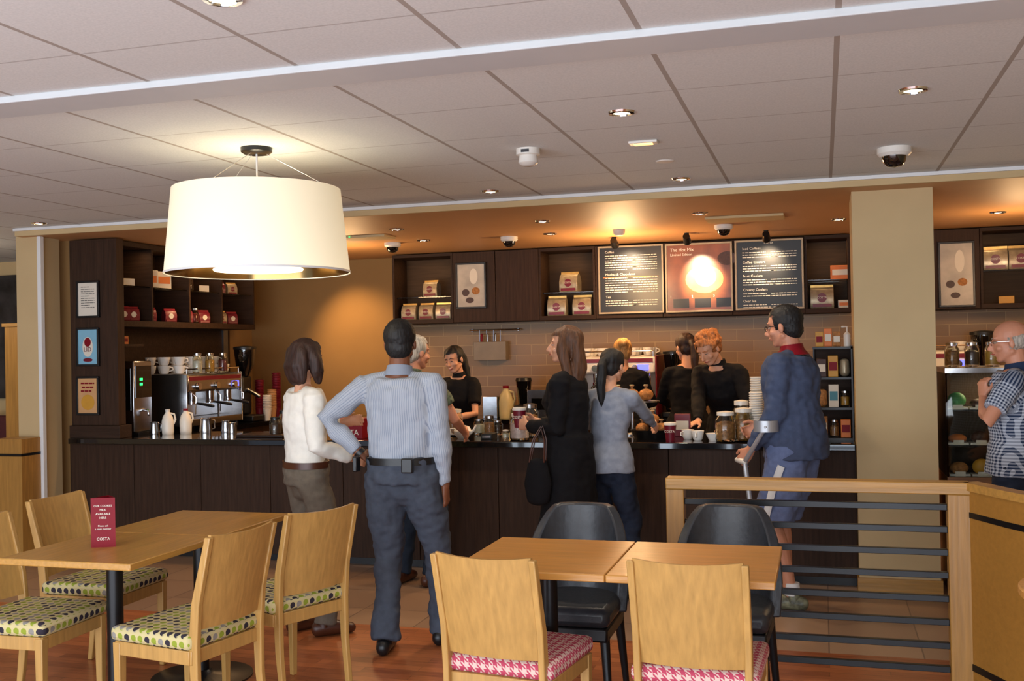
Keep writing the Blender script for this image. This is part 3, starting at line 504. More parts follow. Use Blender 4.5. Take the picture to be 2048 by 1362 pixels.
def lamp(t,loc,e,col,size=.1,tgt=None,angle=70,blend=.6,sx=1,sy=1,nm='light'):
    L=bpy.data.lights.new(nm,t); L.energy=e; L.color=col; o=bpy.data.objects.new(nm,L); COL.objects.link(o); o.location=loc
    if t=='AREA': L.shape='RECTANGLE'; L.size=sx; L.size_y=sy
    else: L.shadow_soft_size=size
    if t=='SPOT': L.spot_size=R(angle); L.spot_blend=blend
    if tgt is not None: o.rotation_euler=(Vector(tgt)-Vector(loc)).to_track_quat('-Z','Y').to_euler()
    return o
WARM=(1,.62,.30)
for i,(px,py) in enumerate(((1228,474),(1373,466),(1532,461))):
    p=onceil(px,py,HR); o=E('spotlight','small ceiling spotlight aimed at the %s menu board'%('left','centre','right')[i],'spotlight',p)
    B().cyl((0,0,0),(0,0,-.03),.02).build('mount',BLACK,o); B().cyl((0,-.03,-.03),(0,.05,-.07),.028,.034).build('head',BLACK,o); B().cyl((0,.051,-.0705),(0,.054,-.072),.028).build('lamp_face',LAMP,o)
    tx=((XA(1262,9.38),XA(1408,9.38),XA(1538,9.38))[i]); lamp('SPOT',p+Vector((0,.08,-.09)),(36,230,36)[i],(1,.76,.5),.02,(tx,9.38,(2.2,2.14,2.2)[i]),(58,44,58)[i],1)
pc=at(513,296,Z=HC); o=E('drum_lamp','large cream drum pendant lamp hanging from the tiled ceiling','pendant lamp',(pc.x,pc.y,0))
SHD=NT('lamp_shade',.7); SHD.col(hx('#e8dfc6')); SHD.b.inputs['Emission Color'].default_value=hx('#ffecc4')
z_=SHD.xyz()[2]; SHD.put(SHD.b.inputs['Emission Strength'],SHD.ma('MULTIPLY_ADD',SHD.ma('SUBTRACT',z_,1.95),-.55,.56)); SHD=SHD.m  # emission stands in for lamp light through the fabric, weaker towards the top
B().lathe([(.44,1.95),(.40,2.355),(.396,2.355),(.436,1.95)],n=64).build('lamp_shade',SHD,o); B().lathe([(.434,1.952),(.394,2.353)],n=64).build('shade_lining',BRASS,o)
B().lathe([(.4405,1.948),(.4425,1.948),(.4425,1.958),(.4400,1.958)],n=64).build('lower_rim',WHITE,o)
B().lathe([(0,1.962),(.21,1.962),(.215,1.968),(.21,1.974),(0,1.974)],n=40).build('diffuser',mat('diffuser','#fff4d8',.6,0,0,es=2.6,ec='#fff0cc'),o)
B().lathe([(0,HC-.03),(.06,HC-.03),(.075,HC-.02),(.075,HC),(0,HC)],n=32).build('ceiling_rose',BLACK,o)
for i in range(3):
    an=R(30+120*i); B().cyl((.03*cos(an),.03*sin(an),HC-.02),(.396*cos(an),.396*sin(an),2.35),.0015,n=6).build('suspension_wire',ALU,o)
B().limb([(0,0,HC-.02),(0,0,2.4),(.0,0,2.25)],[.005]*3,n=8).build('cable',WHITE,o); B().cyl((0,0,2.25),(0,0,2.17),.03).build('lamp_holder',WHITE,o)
for an in (0,PI/3*2,PI/3*4): B().cyl((0,0,2.18),(.21*cos(an),.21*sin(an),1.972),.003,n=6).build('diffuser_arm',STEEL,o)
lamp('POINT',(pc.x,pc.y,2.2),16,(1,.86,.6),.06)
# ---------------------------------------------------------------- lights
lamp('AREA',(-2.0,-1.5,1.5),200,(.92,.95,1.0),tgt=(-2.0,5,1.4),sx=8,sy=2)
lamp('AREA',(-2.5,-1.2,.5),190,(.74,.86,1.0),tgt=(-2.5,3.2,2.5),sx=8,sy=1)  # added low light aimed up, brightens the ceiling like bounced daylight
lamp('AREA',(-2.5,1.0,2.5),26,(1,.93,.85),tgt=(-2.5,1.8,0),sx=4,sy=1.5)
for px,py,Z,e in ((1243,224,HC,26),(981,382,HC,38),(1362,357,HC,34),(1400,426,HR,38),(1085,442,HR,54),(1677,438,HR,40),(1996,424,HR,44),(560,462,HR,54)):
    p=onceil(px,py,Z)-Vector((0,0,.03)); lamp('SPOT',p,e,WARM if Z==HR else (1,.82,.62),.04,p+Vector((0,.0,-1)),120,.7)
lamp('SPOT',(-4.75,9.0,2.44),90,(1,.60,.24),.03,(-4.45,9.75,1.5),75,.9); lamp('SPOT',(-5.0,8.1,2.44),30,WARM,.04,(-5.3,8.1,1),110,.7)
lamp('POINT',(-1.6,8.6,2.1),44,WARM,.15); lamp('POINT',(-4.0,8.4,2.1),22,WARM,.15); lamp('POINT',(1.4,8.3,2.1),18,WARM,.1); lamp('AREA',(1.5,7.2,1.35),7,(1,.75,.45),tgt=(1.5,7.2,0),sx=1.2,sy=.2)
lamp('POINT',(-7.4,6.8,2.2),20,(1,.8,.6),.1)
for x in ((bx[0]+bx[1])/2,(bx[2]+bx[3])/2,(bx[4]+bx[5])/2,1.25): lamp('AREA',(x,9.46,2.445),1.1,WARM,tgt=(x,9.56,1.8),sx=.3,sy=.04)
for y in (7.32,7.82,8.35,8.9): lamp('AREA',(-5.45,y,2.435),.8,WARM,tgt=(-5.5,y,1.8),sx=.3,sy=.04)
w=bpy.data.worlds.new('world'); sc.world=w; w.use_nodes=True; w.node_tree.nodes['Background'].inputs[0].default_value=(.66,.78,1,1); w.node_tree.nodes['Background'].inputs[1].default_value=.65
sc.view_settings.view_transform='Standard'
# ---------------------------------------------------------------- railing and curved partition
YR=5.05; rx0=XA(1328,YR); rx1=XA(1932,YR); o=E('railing','oak framed railing with eight black horizontal bars','railing',(0,YR,0))
B().box(rx0,rx1,-.045,.045,.876,.93).build('top_rail',OAKX,o,.004); B().box(rx0,rx0+.085,-.04,.04,0,.876).build('post',OAKZ,o,.004); B().box(rx1-.095,rx1,-.04,.04,0,.876).build('post',OAKZ,o,.004)
for z in (.815,.715,.612,.51,.405,.3,.195,.09): B().box(rx0+.085,rx1-.095,-.014,.014,z-.014,z+.014).build('bar',BLACK,o,.002)
pts=[(rx1+.004,5.05),(rx1+.06,4.93),(rx1+.13,4.78),(rx1+.22,4.62),(rx1+.34,4.47),(rx1+.5,4.36),(rx1+.7,4.3),(rx1+1.0,4.28)]
o=E('curved_partition','curved oak partition with black inlay lines at right edge','partition'); B().band(pts,0,.895,.05).build('panel',wood('oak_panel','#a0702f','x',.12),o); B().band(pts,.895,.93,.075).build('cap_rail',OAKX,o); B().band(pts,.775,.80,.056).build('inlay_strip',BLACK,o); B().band(pts,.1,.13,.056).build('inlay_strip',BLACK,o)
# ---------------------------------------------------------------- tables
def table(label,x0,x1,y0,y1,m,rnd=None):
    o=E('cafe_table',label,'table',((x0+x1)/2,(y0+y1)/2,0)); w=(x1-x0)/2; d=(y1-y0)/2
    if rnd: B().lathe([(0,.72),(rnd-.005,.72),(rnd,.725),(rnd,.745),(rnd-.005,.75),(0,.75)],n=48).build('tabletop',m,o)
    else: B().box(-w+.0015,w-.0015,-d+.0015,d-.0015,.722,.75).build('tabletop',m,o,.004)
    B().cyl((0,0,.02),(0,0,.70),.034).build('pedestal',BLACK,o); B().lathe([(0,.0),(.24,0),(.24,.008),(.06,.022),(.04,.04),(0,.04)],n=40).build('base',BLACK,o)
    b=B(); b.box(-.2,.2,-.02,.02,.70,.722); b.box(-.02,.02,-.2,.2,.70,.722); b.build('top_bracket',BLACK,o); return o
table('left half of the oak cafe table pair beside black chairs',-1.345,-.76,3.66,4.32,TABW); table('right half of the oak cafe table pair beside black chairs',-.76,-.17,3.66,4.32,TABW)
table('near left oak cafe table holding the maroon card',-3.23,-2.6,3.48,4.11,TABW2); table('farther left oak cafe table behind the card table',-3.23,-2.6,4.11,4.76,TABW2); table('round oak cafe table cut off at right edge',.96,.96,3.75,3.75,TABW,.36)
tc=at(211,1092,Z=.75); o=E('table_card','maroon folded table card with white lettering','table card',(tc.x,tc.y,.75),R(22))
b=B(); h=.21; w_=.05
for k in range(3):
    a0=R(-90-60+120*k); a1=R(-90+60+120*k); r=.058; p0=Vector((r*cos(a0),r*sin(a0),0)); p1=Vector((r*cos(a1),r*sin(a1),0)); b.add([p0,p1,p1+Vector((0,0,h)),p0+Vector((0,0,h))],[(0,1,2,3)])
b.build('card',RED,o,smooth=False)
for s_,z,sz in (('OUR COOKIES',.172,.0115),('MILK',.155,.0125),('AVAILABLE',.138,.0125),('HERE',.121,.0125),('Please ask',.088,.0105),('a team member',.075,.0105),('COSTA',.03,.017)): text(s_,sz,CHALK,o,(0,-.0300,z))
# ---------------------------------------------------------------- chairs
def wood_chair(label,fm,group):
    o=E('dining_chair',label,'chair',group=group)
    b=B(); b.box(-.215,.215,-.2,.22,.425,.485); b.build('seat',fm,o,.02)
    b=B(); b.box(-.2,.2,.185,.205,.37,.425); b.box(-.2,.2,-.2,-.18,.37,.425); b.box(-.205,-.185,-.19,.2,.37,.425); b.box(.185,.205,-.19,.2,.37,.425); b.build('seat_rail',CHW,o,.003)
    for s in (-1,1):
        b=B(); vs=[]; 
        for z,k in ((0,.013),(.42,.019)): cxx=s*.19; cy=.19; vs+=[(cxx-k,cy-k,z),(cxx+k,cy-k,z),(cxx+k,cy+k,z),(cxx-k,cy+k,z)]
        b.add(vs,[(3,2,1,0),(4,5,6,7),(0,1,5,4),(1,2,6,5),(2,3,7,6),(3,0,4,7)]); b.build('leg',CHW,o,.003)
        b=B(); vs=[]; pr=[(0,-.235,.013),(.25,-.205,.018),(.44,-.2,.022),(.6,-.215,.02),(.865,-.285,.014)]
        for z,cy,k in pr: cxx=s*(.182+.006*z); vs+=[(cxx-.012,cy-k,z),(cxx+.012,cy-k,z),(cxx+.012,cy+k,z),(cxx-.012,cy+k,z)]
        fs=[(3,2,1,0),(16,17,18,19)]
        for i in range(4):
            for j in range(4): fs.append((i*4+j,i*4+(j+1)%4,i*4+4+(j+1)%4,i*4+4+j))
        b.add(vs,fs); b.build('leg',CHW,o,.004)
    b=B(); nu=12; vs=[]; fs=[]
    for t in (0,1):
        for iv in range(7):
            v=iv/6; z=.50+v*.372
            for iu in range(nu+1):
                u=-1+2*iu/nu; zz=z-(.010*(1-u*u) if iv==6 else 0); y=-.205-(zz-.5)*.225-.028*(1-u*u)+(t*.014); vs.append((u*(.175+.006*v),y,zz))
    N=(nu+1)*7
    for iv in range(6):
        for iu in range(nu):
            q=iv*(nu+1)+iu; fs.append((q,q+1,q+nu+2,q+nu+1)); q+=N; fs.append((q+nu+1,q+nu+2,q+1,q))
    for iu in range(nu): q=iu; fs.append((q+1,q,q+N,q+N+1)); q=6*(nu+1)+iu; fs.append((q,q+1,q+N+1,q+N))
    for iv in range(6): q=iv*(nu+1); fs.append((q,q+nu+1,q+N+nu+1,q+N)); q+=nu; fs.append((q+nu+1,q,q+N,q+N+nu+1))
    b.add(vs,fs); b.build('backrest',CHW,o); return o
g1='dotted seat chairs around the left tables'; g2='pink houndstooth chairs at the right tables'
c1=wood_chair('dotted seat chair right of the card table, nearest camera',DOTS,g1); c1.location=(-2.5,3.72,0); c1.rotation_euler=(0,0,R(80))
dup(c1,(-2.40,4.32,0),R(66),'dotted seat chair pulled out beside the standing woman in white'); dup(c1,(-3.42,4.38,0),R(-90),'dotted seat chair at far left corner of the farther table'); dup(c1,(-3.27,3.72,0),R(-88),'dotted seat chair cut off by left picture edge')
c2=wood_chair('pink houndstooth seat chair, left of the two nearest camera',HOUND,g2); c2.location=(-1.09,3.68,0); c2.rotation_euler=(0,0,R(-8)); c2.scale=(1,1,.985); dup(c2,(-.43,3.72,0),R(-2),'pink houndstooth seat chair, right of the two nearest camera')
def tub(label):
    o=E('leather_chair',label,'chair',group='charcoal leather chairs behind the right tables')
    b=B(); vs=[];fs=[];nu=16;nv=8
    for t in (0,1):
        for iv in range(nv+1):
            v=iv/nv
            for iu in range(nu+1):
                u=-1+2*iu/nu; an=u*R(72); rr=.255-(.05 if t else 0)-.02*(1-v)
                top=.845-.17*max(0,abs(u)-.45)**1.3*2.2; z=.40+v*(top-.40); x=rr*sin(an)*1.02*(1-.10*max(0,v-.55)*2*abs(u)); y=.03-rr*cos(an)*1.0-.05*v+.02; vs.append((x,y,z))
    N=(nu+1)*(nv+1)
    for iv in range(nv):
        for iu in range(nu):
            q=iv*(nu+1)+iu; fs.append((q,q+1,q+nu+2,q+nu+1)); q+=N; fs.append((q+nu+1,q+nu+2,q+1,q))
    for iu in range(nu): fs.append((iu+1,iu,iu+N,iu+N+1)); q=nv*(nu+1)+iu; fs.append((q,q+1,q+N+1,q+N))
    for iv in range(nv): q=iv*(nu+1); fs.append((q,q+nu+1,q+N+nu+1,q+N)); q+=nu; fs.append((q+nu+1,q,q+N,q+N+nu+1))
    b.add(vs,fs); b.build('backrest',LEATHER,o,.008)
    b=B(); b.box(-.2,.2,-.17,.25,.39,.475); b.build('seat',LEATHER,o,.03); B().box(-.19,.19,-.16,.23,.33,.39).build('seat_frame',BLACK,o,.01)
    for sx in (-1,1):
        for sy in (-1,1): B().cyl((sx*.17,sy*.16+.03,.35),(sx*.195,sy*.2+.03,0),.022,.013,n=12).build('leg',BLACK,o)
    return o
t1=tub('charcoal leather chair behind left half of right table'); t1.location=(-1.07,4.5,0); t1.rotation_euler=(0,0,PI); dup(t1,(-.42,4.56,0),PI-.04,'charcoal leather chair in front of the railing')
# ---------------------------------------------------------------- people
def fuse(b,name,m,parent,voxel,sm=3,fn=None,attr=None):
    me=b.mesh('tmp'); o=bpy.data.objects.new('tmp',me); COL.objects.link(o); r=o.modifiers.new('r','REMESH'); r.mode='VOXEL'; r.voxel_size=voxel
    if sm: s=o.modifiers.new('s','SMOOTH'); s.iterations=sm; s.factor=.5
    dg=bpy.context.evaluated_depsgraph_get(); me2=bpy.data.meshes.new_from_object(o.evaluated_get(dg)); bpy.data.objects.remove(o)
    if fn:
        ns=[v.normal.copy() for v in me2.vertices]
        for v,n_ in zip(me2.vertices,ns): v.co=fn(v.co,n_)
    if attr:
        A=me2.attributes.new('fab','FLOAT_VECTOR','POINT')
        for i,v in enumerate(me2.vertices): A.data[i].vector=attr(v.co)
    me2.materials.clear(); me2.materials.append(m); me2.polygons.foreach_set('use_smooth',[True]*len(me2.polygons)); me2.name=name
    q=bpy.data.objects.new(name,me2); COL.objects.link(q); q.parent=parent; return q
def cut(o,test):
    import bmesh
    bm=bmesh.new(); bm.from_mesh(o.data); dl_=[v for v in bm.verts if test(v.co)]; bmesh.ops.delete(bm,geom=dl_,context='VERTS'); bm.to_mesh(o.data); bm.free()
def ik(Sv,W,a,b_,pole):
    d=W-Sv; L=d.length; mx=(a+b_)*.995
    if L>mx: W=Sv+d*(mx/L); d=W-Sv; L=mx
    x=(a*a-b_*b_+L*L)/(2*L); h=math.sqrt(max(0,a*a-x*x)); dn=d/L; p=Vector(pole); p=p-dn*p.dot(dn); p.normalize(); return Sv+dn*x+p*h,W
def hand(b,W,d,n,sg,s,curl):
    d=d.normalized(); n=(n-d*n.dot(d)).normalized(); w=n.cross(d)*sg
    b.limb([W-d*.015*s,W+d*.04*s,W+d*.085*s],[(.026*s,.019*s),(.038*s,.016*s),(.038*s,.012*s)],ref=w)
    for off,L in ((.031,.068),(.0105,.077),(-.0105,.072),(-.031,.056)):
        base=W+d*.08*s+w*off*s; c1_=curl*.6; d1_=(d*cos(c1_)+n*sin(c1_)+w*off*1.2).normalized(); p1=base+d1_*L*.5*s; c2_=curl*1.5; d2_=(d*cos(c2_)+n*sin(c2_)+w*off).normalized(); p2=p1+d2_*L*.5*s
        b.limb([base,p1,p2],[.0095*s,.0088*s,.0075*s],n=8)
    base=W+d*.028*s+w*.026*s; t1_=(d*.65+w*.65+n*.35).normalized(); p1=base+t1_*.042*s; p2=p1+(d*.9+w*.15+n*.4).normalized()*.034*s; b.limb([base,p1,p2],[.013*s,.011*s,.009*s],n=8)
SKIN={'a':mat('skin_light','#d49c7c',.5,0,.05,12),'b':mat('skin_pink','#c98a6c',.5,0,.07,12),'c':mat('skin_brown','#7a4a32',.5,0,.05,12),'d':mat('skin_tan','#b97c5a',.5,0,.06,12)}
EYEW=mat('eye_white','#b8aca0',.3); IRIS=mat('iris','#1c120c',.15); LIPS=mat('lips','#a8483f',.5); TEETH=mat('teeth','#e6ded2',.3)
def hairm(name,h): return mat(name,h,.62,0,.5,18,(6,6,.7),bump=.2)
def person(label,loc,rz,H=1.7,sex='m',bulk=1.,lean=0,twist=0,head=(0,0,0),lw=None,rw=None,lp=(-.6,-.8,-.2),rp=(.6,-.8,-.2),lf=(-.1,0,8),rf=(.1,.02,-8),skin='a',hair=None,top=None,bot=None,shoe=BLK,curl=.5,lpalm=None,rpalm=None,ldir=None,rdir=None,pel=(0,0),smile=False):
    o=E('person',label,'person',loc,rz); s=H/1.7; fem=sex=='f'; px_,py_=pel
    RZi=Matrix.Rotation(-rz,3,'Z'); L0=Vector(loc)
    def wl(p):
        if p[0]=='w': return RZi@(Vector(p[1:])-L0)
        return Vector(p)
    pv=Vector((px_,py_,.95*s)); UM=Matrix.Translation(pv)@Matrix.Rotation(R(twist),4,'Z')@Matrix.Rotation(-R(lean),4,'X')@Matrix.Translation(-Vector((0,0,.95*s)))
    tor=[(.86,.13,.10,0),(.94,.16,.118,0),(1.04,.148,.11,0),(1.15,.150,.108,.005),(1.27,.166,.118,.005),(1.36,.168,.108,0),(1.415,.125,.08,-.005),(1.445,.065,.062,-.01)] if not fem else [(.86,.135,.10,0),(.94,.168,.122,-.01),(1.05,.125,.093,0),(1.15,.128,.094,0),(1.25,.145,.122,.015),(1.35,.142,.096,0),(1.41,.10,.072,-.005),(1.445,.055,.055,-.01)]
    def TR(z):
        for (z0,a0,c0,y0),(z1,a1,c1,y1) in zip(tor,tor[1:]):
            if z0<=z<=z1: t=(z-z0)/(z1-z0); return a0+(a1-a0)*t,c0+(c1-c0)*t,y0+(y1-y0)*t
        return tor[0][1:] if z<tor[0][0] else tor[-1][1:]
    ux=(UM.to_3x3()@Vector((1,0,0)))
    def TP(z,yo=0): 
        v=Vector((0,yo*s,z*s)); return (UM@v) if z>=.95 else v+Vector((px_,py_,0))
    def torso(b,z0,z1,inf,k=1.,lowinf=None):
        P_=[];Q=[]; a,c,y=TR(z0); li=inf if lowinf is None else lowinf
        P_.append(TP(z0,y)); Q.append((a*s*bulk*k+li,c*s*bulk*k+li))
        for i,(z,a,c,y) in enumerate(tor):
            if z<z0+.025 or z>z1+.001: continue
            P_.append(TP(z,y)); Q.append((a*s*bulk*k+inf,c*s*bulk*k+inf))
        b.limb(P_,Q,ref=ux,n=20,cap=False)
    sw=.152 if fem else .178; ak=.84 if fem else 1.0; ak*=(1+bulk)/2
    SL=UM@Vector((-sw*s,-.005*s,1.375*s)); SR=UM@Vector((sw*s,-.005*s,1.375*s))
    lw=wl(lw) if lw else Vector((-.27*s,.05,.86*s)); rw=wl(rw) if rw else Vector((.27*s,.05,.86*s))
    EL,WL=ik(SL,lw,.285*s,.255*s,lp); ER,WR=ik(SR,rw,.285*s,.255*s,rp)
    arms=[(SL,EL,WL,-1),(SR,ER,WR,1)]
    hipz=.89*s; legs=[]
    for sg,ft in ((-1,lf),(1,rf)):
        hp=Vector((px_+sg*.085*s*bulk,py_,hipz)); an=Vector((ft[0],ft[1],.085*s)); fy=R(ft[2]); fd=Vector((-sin(fy),cos(fy),0)); kn,an=ik(hp,an,.425*s,.405*s,fd); legs.append((hp,kn,an,ft,fd,sg))
    HM=Matrix.Translation(UM@Vector((0,-.002*s,1.50*s)))@Matrix.Rotation(R(head[0]),4,'Z')@Matrix.Rotation(-R(head[1]),4,'X')@Matrix.Rotation(R(head[2]),4,'Y')@Matrix.Translation((0,.02*s,.09*s))@Matrix.Scale(s*(1.0 if not fem else .96),4)
    b=B(); torso(b,.90,1.445,-.008,.90)
    nb=UM@Vector((0,-.015*s,1.42*s)); b.limb([nb,HM@Vector((0,-.02,-.06))],[.056*s*ak,.05*s*ak],n=14)
    for Sv,Ev,Wv,sg in arms:
        b.limb([Sv,Sv.lerp(Ev,.5),Ev,Ev.lerp(Wv,.35),Wv],[.044*s*ak,.040*s*ak,.034*s*ak,.036*s*ak,(.023*s*ak,.023*s*ak)],n=12); b.limb([UM@Vector((sg*.05*s,-.01*s,1.40*s)),Sv],[.045*s,.045*s*ak])
        dr=(ldir if sg<0 else rdir); d=Vector(dr) if dr else (Wv-Ev); pm=(lpalm if sg<0 else rpalm); nn=Vector(pm) if pm else Vector((-sg,.1,-.05)); hand(b,Wv,d,nn,-sg,s*(.92 if fem else 1),curl)
    for hp,kn,an,ft,fd,sg in legs:
        b.limb([hp+Vector((0,0,.02)),hp.lerp(kn,.4),kn,kn.lerp(an,.3),kn.lerp(an,.7),an-Vector((0,0,.02))],[.070*s,.066*s,.048*s,.052*s,.040*s,.034*s],n=12); b.limb([an-fd*.03-Vector((0,0,.04)),an+fd*.12-Vector((0,0,.055*s))],[.03,.022])
    e=lambda c,r:b.ell(c,r,HM)
    e((0,-.012,.03),(.074,.094,.084)); e((0,.022,-.03),(.058,.064,.082)); e((0,.056,-.092),(.024,.022,.02)); e((0,.078,-.012),(.011,.03,.02))
    for sg in (-1,1):
        b.limb([HM@Vector((sg*.05,-.005,-.055)),HM@Vector((sg*.018,.055,-.092))],[.018*s,.016*s],n=8); e((sg*.03,.07,.026),(.022,.013,.008)); e((sg*.04,.055,-.032),(.022,.022,.018)); e((sg*.077,-.008,-.012),(.009,.017,.03))
    b.limb([HM@Vector((0,.084,.012)),HM@Vector((0,.098,-.012)),HM@Vector((0,.108,-.032))],[.007*s,.009*s,.011*s],n=8); e((0,.098,-.038),(.017,.010,.008)); e((0,.082,-.062),(.022,.012,.011))
    body=fuse(b,'body',SKIN[skin],o,.0065,2)
    for sg in (-1,1):
        ey=B().ell((sg*.030,.0715,.001),(.0115,.0105,.0052),HM,10,8).build('eye',EYEW,body); B().ell((sg*.030,.0795,.001),(.0055,.0035,.0048),HM,8,6).build('iris',IRIS,body)
        B().limb([HM@Vector((sg*.017,.0795,.005)),HM@Vector((sg*.030,.0825,.0085)),HM@Vector((sg*.043,.073,.004))],[.0022,.0034,.002],n=6).build('eyelid',SKIN[skin],body)
        B().limb([HM@Vector((sg*.014,.0855,.024)),HM@Vector((sg*.03,.084,.028)),HM@Vector((sg*.046,.072,.023))],[.0024,.0028,.0018],n=6).build('eyebrow',hair['m'],body)
    if smile:
        B().limb([HM@Vector((-.026,.079,-.056)),HM@Vector((-.012,.091,-.064)),HM@Vector((0,.0955,-.067)),HM@Vector((.012,.091,-.064)),HM@Vector((.026,.079,-.056))],[.002,.004,.0045,.004,.002],n=8).build('lips',LIPS,body); B().limb([HM@Vector((-.018,.087,-.057)),HM@Vector((0,.0945,-.062)),HM@Vector((.018,.087,-.057))],[.0015,.0035,.0015],n=8).build('teeth',TEETH,body)
    else: B().limb([HM@Vector((-.021,.083,-.062)),HM@Vector((0,.0945,-.060)),HM@Vector((.021,.083,-.062))],[.002,.0045,.002],n=8).build('lips',LIPS,body)
    st=hair['st']; b=B(); hv=.008; amp=hair.get('amp',.004); fr=hair.get('fr',(40,40,8))
    if st=='bald': b.ell((0,-.02,.0),(.082,.094,.06),HM)
    else:
        k=hair.get('k',1); b.ell((0,-.018,.036),(.083*k,.101*k,.089*k),HM,24,16); b.ell((0,-.05,-.02),(.07*k,.06*k,.065*k),HM,20,12)
    TL=lambda L,rs,ref=None:b.limb([HM@Vector(p) for p in L],rs,ref=ref,n=14)
    X1=HM.to_3x3()@Vector((1,0,0))
    if st=='bob':
        for sg in (-1,1): TL([(sg*.055,-.01,.06),(sg*.078,.005,0),(sg*.082,.015,-.07),(sg*.07,.03,-.125)],[.03,.034,.036,.022])
        TL([(0,-.07,.04),(0,-.085,-.04),(0,-.07,-.12)],[(.08,.05),(.09,.05),(.08,.035)],X1)
    if st=='long':
        for sg in (-1,1): TL([(sg*.05,.01,.065),(sg*.076,.01,0),(sg*.08,-.005,-.08),(sg*.078,-.035,-.18),(sg*.084,-.035,-.26),(sg*.07,-.05,-.34)],[.028,.028,.032,.03,.026,.012])
        TL([(0,-.06,.04),(0,-.085,-.04),(0,-.095,-.15),(0,-.085,-.26),(0,-.105,-.38)],[(.08,.05),(.085,.045),(.095,.042),(.085,.035),(.05,.016)],X1)
    if st=='pony':
        b.ell((0,-.112,.03),(.024,.024,.024),HM); TL([(0,-.12,.03),(0,-.15,-.02),(0,-.145,-.12),(0,-.13,-.22),(0,-.12,-.31)],[.022,.03,.032,.026,.008])
    if st in('bun','curly'): b.ell((0,-.11,.06),(.045,.045,.045),HM)
    if st=='curly':
        rc=random.Random(3)
        for i in range(90):
            ph=rc.uniform(-.5,1.5); th=rc.uniform(0,2*PI); x_=.088*cos(ph)*cos(th); y_=-.018+.104*cos(ph)*sin(th); z_=.036+.094*sin(ph)
            if y_>.05 and z_<.07: continue
            rr=rc.uniform(.012,.02); b.ell((x_,y_,z_),(rr,rr,rr),HM,8,6)
    HMi=HM.inverted()
    def fn(c,n_):
        q=HMi@c; return c+n_*(noise.noise(Vector((q.x*fr[0],q.y*fr[1],q.z*fr[2])))*amp*1.6+amp*.3)
    ho=fuse(b,'hair',hair['m'],o,hv,1,fn); fz=hair.get('line',.062); sd=hair.get('side',.02)
    def test(c):
        q=HMi@c
        if st=='bald': return q.y>.012 or q.z>.075
        return (q.y>sd+abs(q.x)*.25 and q.z<fz and (q.z>-.3) and abs(q.x)<(.076 if st in('bob','long') else .2) and (st not in ('bob','long') or q.y>sd+.02)) 
    cut(ho,test)
    def wr(amp_,f_):
        def g(c,n_): return c+n_*(noise.noise(c*f_+L0)*amp_+noise.noise(Vector((c.x*f_*2.2,c.y*f_*2.2,c.z*f_*3.2)))*amp_*.5)
        return g
    def attr(c):
        best=None
        for Sv,Ev,Wv,sg in arms:
            for A_,C_,off in ((Sv.lerp(Ev,.15),Ev,0),(Ev,Wv,.285)):
                d=C_-A_; t=max(0,min(1,(c-A_).dot(d)/d.length_squared)); q=A_+d*t; D=(c-q).length-.055
                if best is None or D<best[0]:
                    dn=d.normalized(); r1=Vector((0,1,0))-dn*dn.y; r1.normalize(); r2=dn.cross(r1); v=c-q; best=(D,math.atan2(v.dot(r2),v.dot(r1))*.055,off+t*d.length)
        ct=UM.inverted()@c; D=math.hypot(ct.x/1.4,ct.y)-.1
        if best and best[0]<D and abs(ct.x)>.13*s: return (best[1],best[2],0)
        return (ct.x,ct.z,0)
    inf=top.get('inf',.014); b=B(); hem=top.get('hem',.94); tuck=hem>=.93
    if tuck: torso(b,.975,1.43,inf,1,-.002)
    else:
        torso(b,.96,1.43,inf)
    if top.get('coat'):
        zz=top['coat']; b.limb([TP(1.04),TP(.9),Vector((px_,py_,.7*s)),Vector((px_,py_,zz))],[(.16*s+inf,.12*s+inf),(.175*s+inf,.13*s+inf),(.185*s+inf,.14*s+inf),(.19*s+inf,.15*s+inf)],ref=(1,0,0),n=20,cap=False)
    elif not tuck: 
        a0,c0,y0=TR(1.06); b.limb([TP(1.06),TP(.96),TP(hem)],[(a0*s*bulk+inf,c0*s*bulk+inf),(.165*s*bulk+inf+.004,.124*s*bulk+inf+.006),(.167*s*bulk+inf+.012,.128*s*bulk+inf+.014)],ref=(1,0,0),n=20,cap=False)
    sl=top.get('sl',1.0); ai=top.get('ai',.014)
    for Sv,Ev,Wv,sg in arms:
        b.limb([UM@Vector((sg*.05*s,-.01*s,1.395*s)),Sv],[.05*s,.05*s*ak+ai*.5])
        if sl>=1: q=Ev.lerp(Wv,.93 if sl==1 else sl-1); b.limb([Sv,Sv.lerp(Ev,.5),Ev,Ev.lerp(q,.4),q],[.05*s*ak+ai,.043*s*ak+ai,.037*s*ak+ai,.038*s*ak+ai*.8,.029*s*ak+ai*.5],n=14,cap=False)
        else: b.limb([Sv,Sv.lerp(Ev,sl)],[.05*s*ak+ai,.046*s*ak+ai],n=14,cap=False)
    to=fuse(b,top.get('name','shirt'),top['m'],o,.010,3,wr(top.get('wr',.011),top.get('wf',9)),attr if top.get('attr') else None)
    if top.get('cuff'):
        for Sv,Ev,Wv,sg in arms: d=(Wv-Ev).normalized(); B().cyl(Wv-d*.05,Wv-d*.005,.040*s,.038*s).build('cuff',top['cuff'],to)
    if top.get('collar'):
        ch_=top.get('ch',1); c=UM@Vector((0,-.012*s,1.425*s)); B().limb([c,c+Vector((0,0,.022*ch_)),c+Vector((0,.004,.045*ch_))],[(.078*s*ak*ch_,.074*s*ak*ch_),(.068*s*ak,.066*s*ak),(.062*s*ak,.06*s*ak)],ref=ux,n=24,cap=False).build('collar',top['collar'],to)
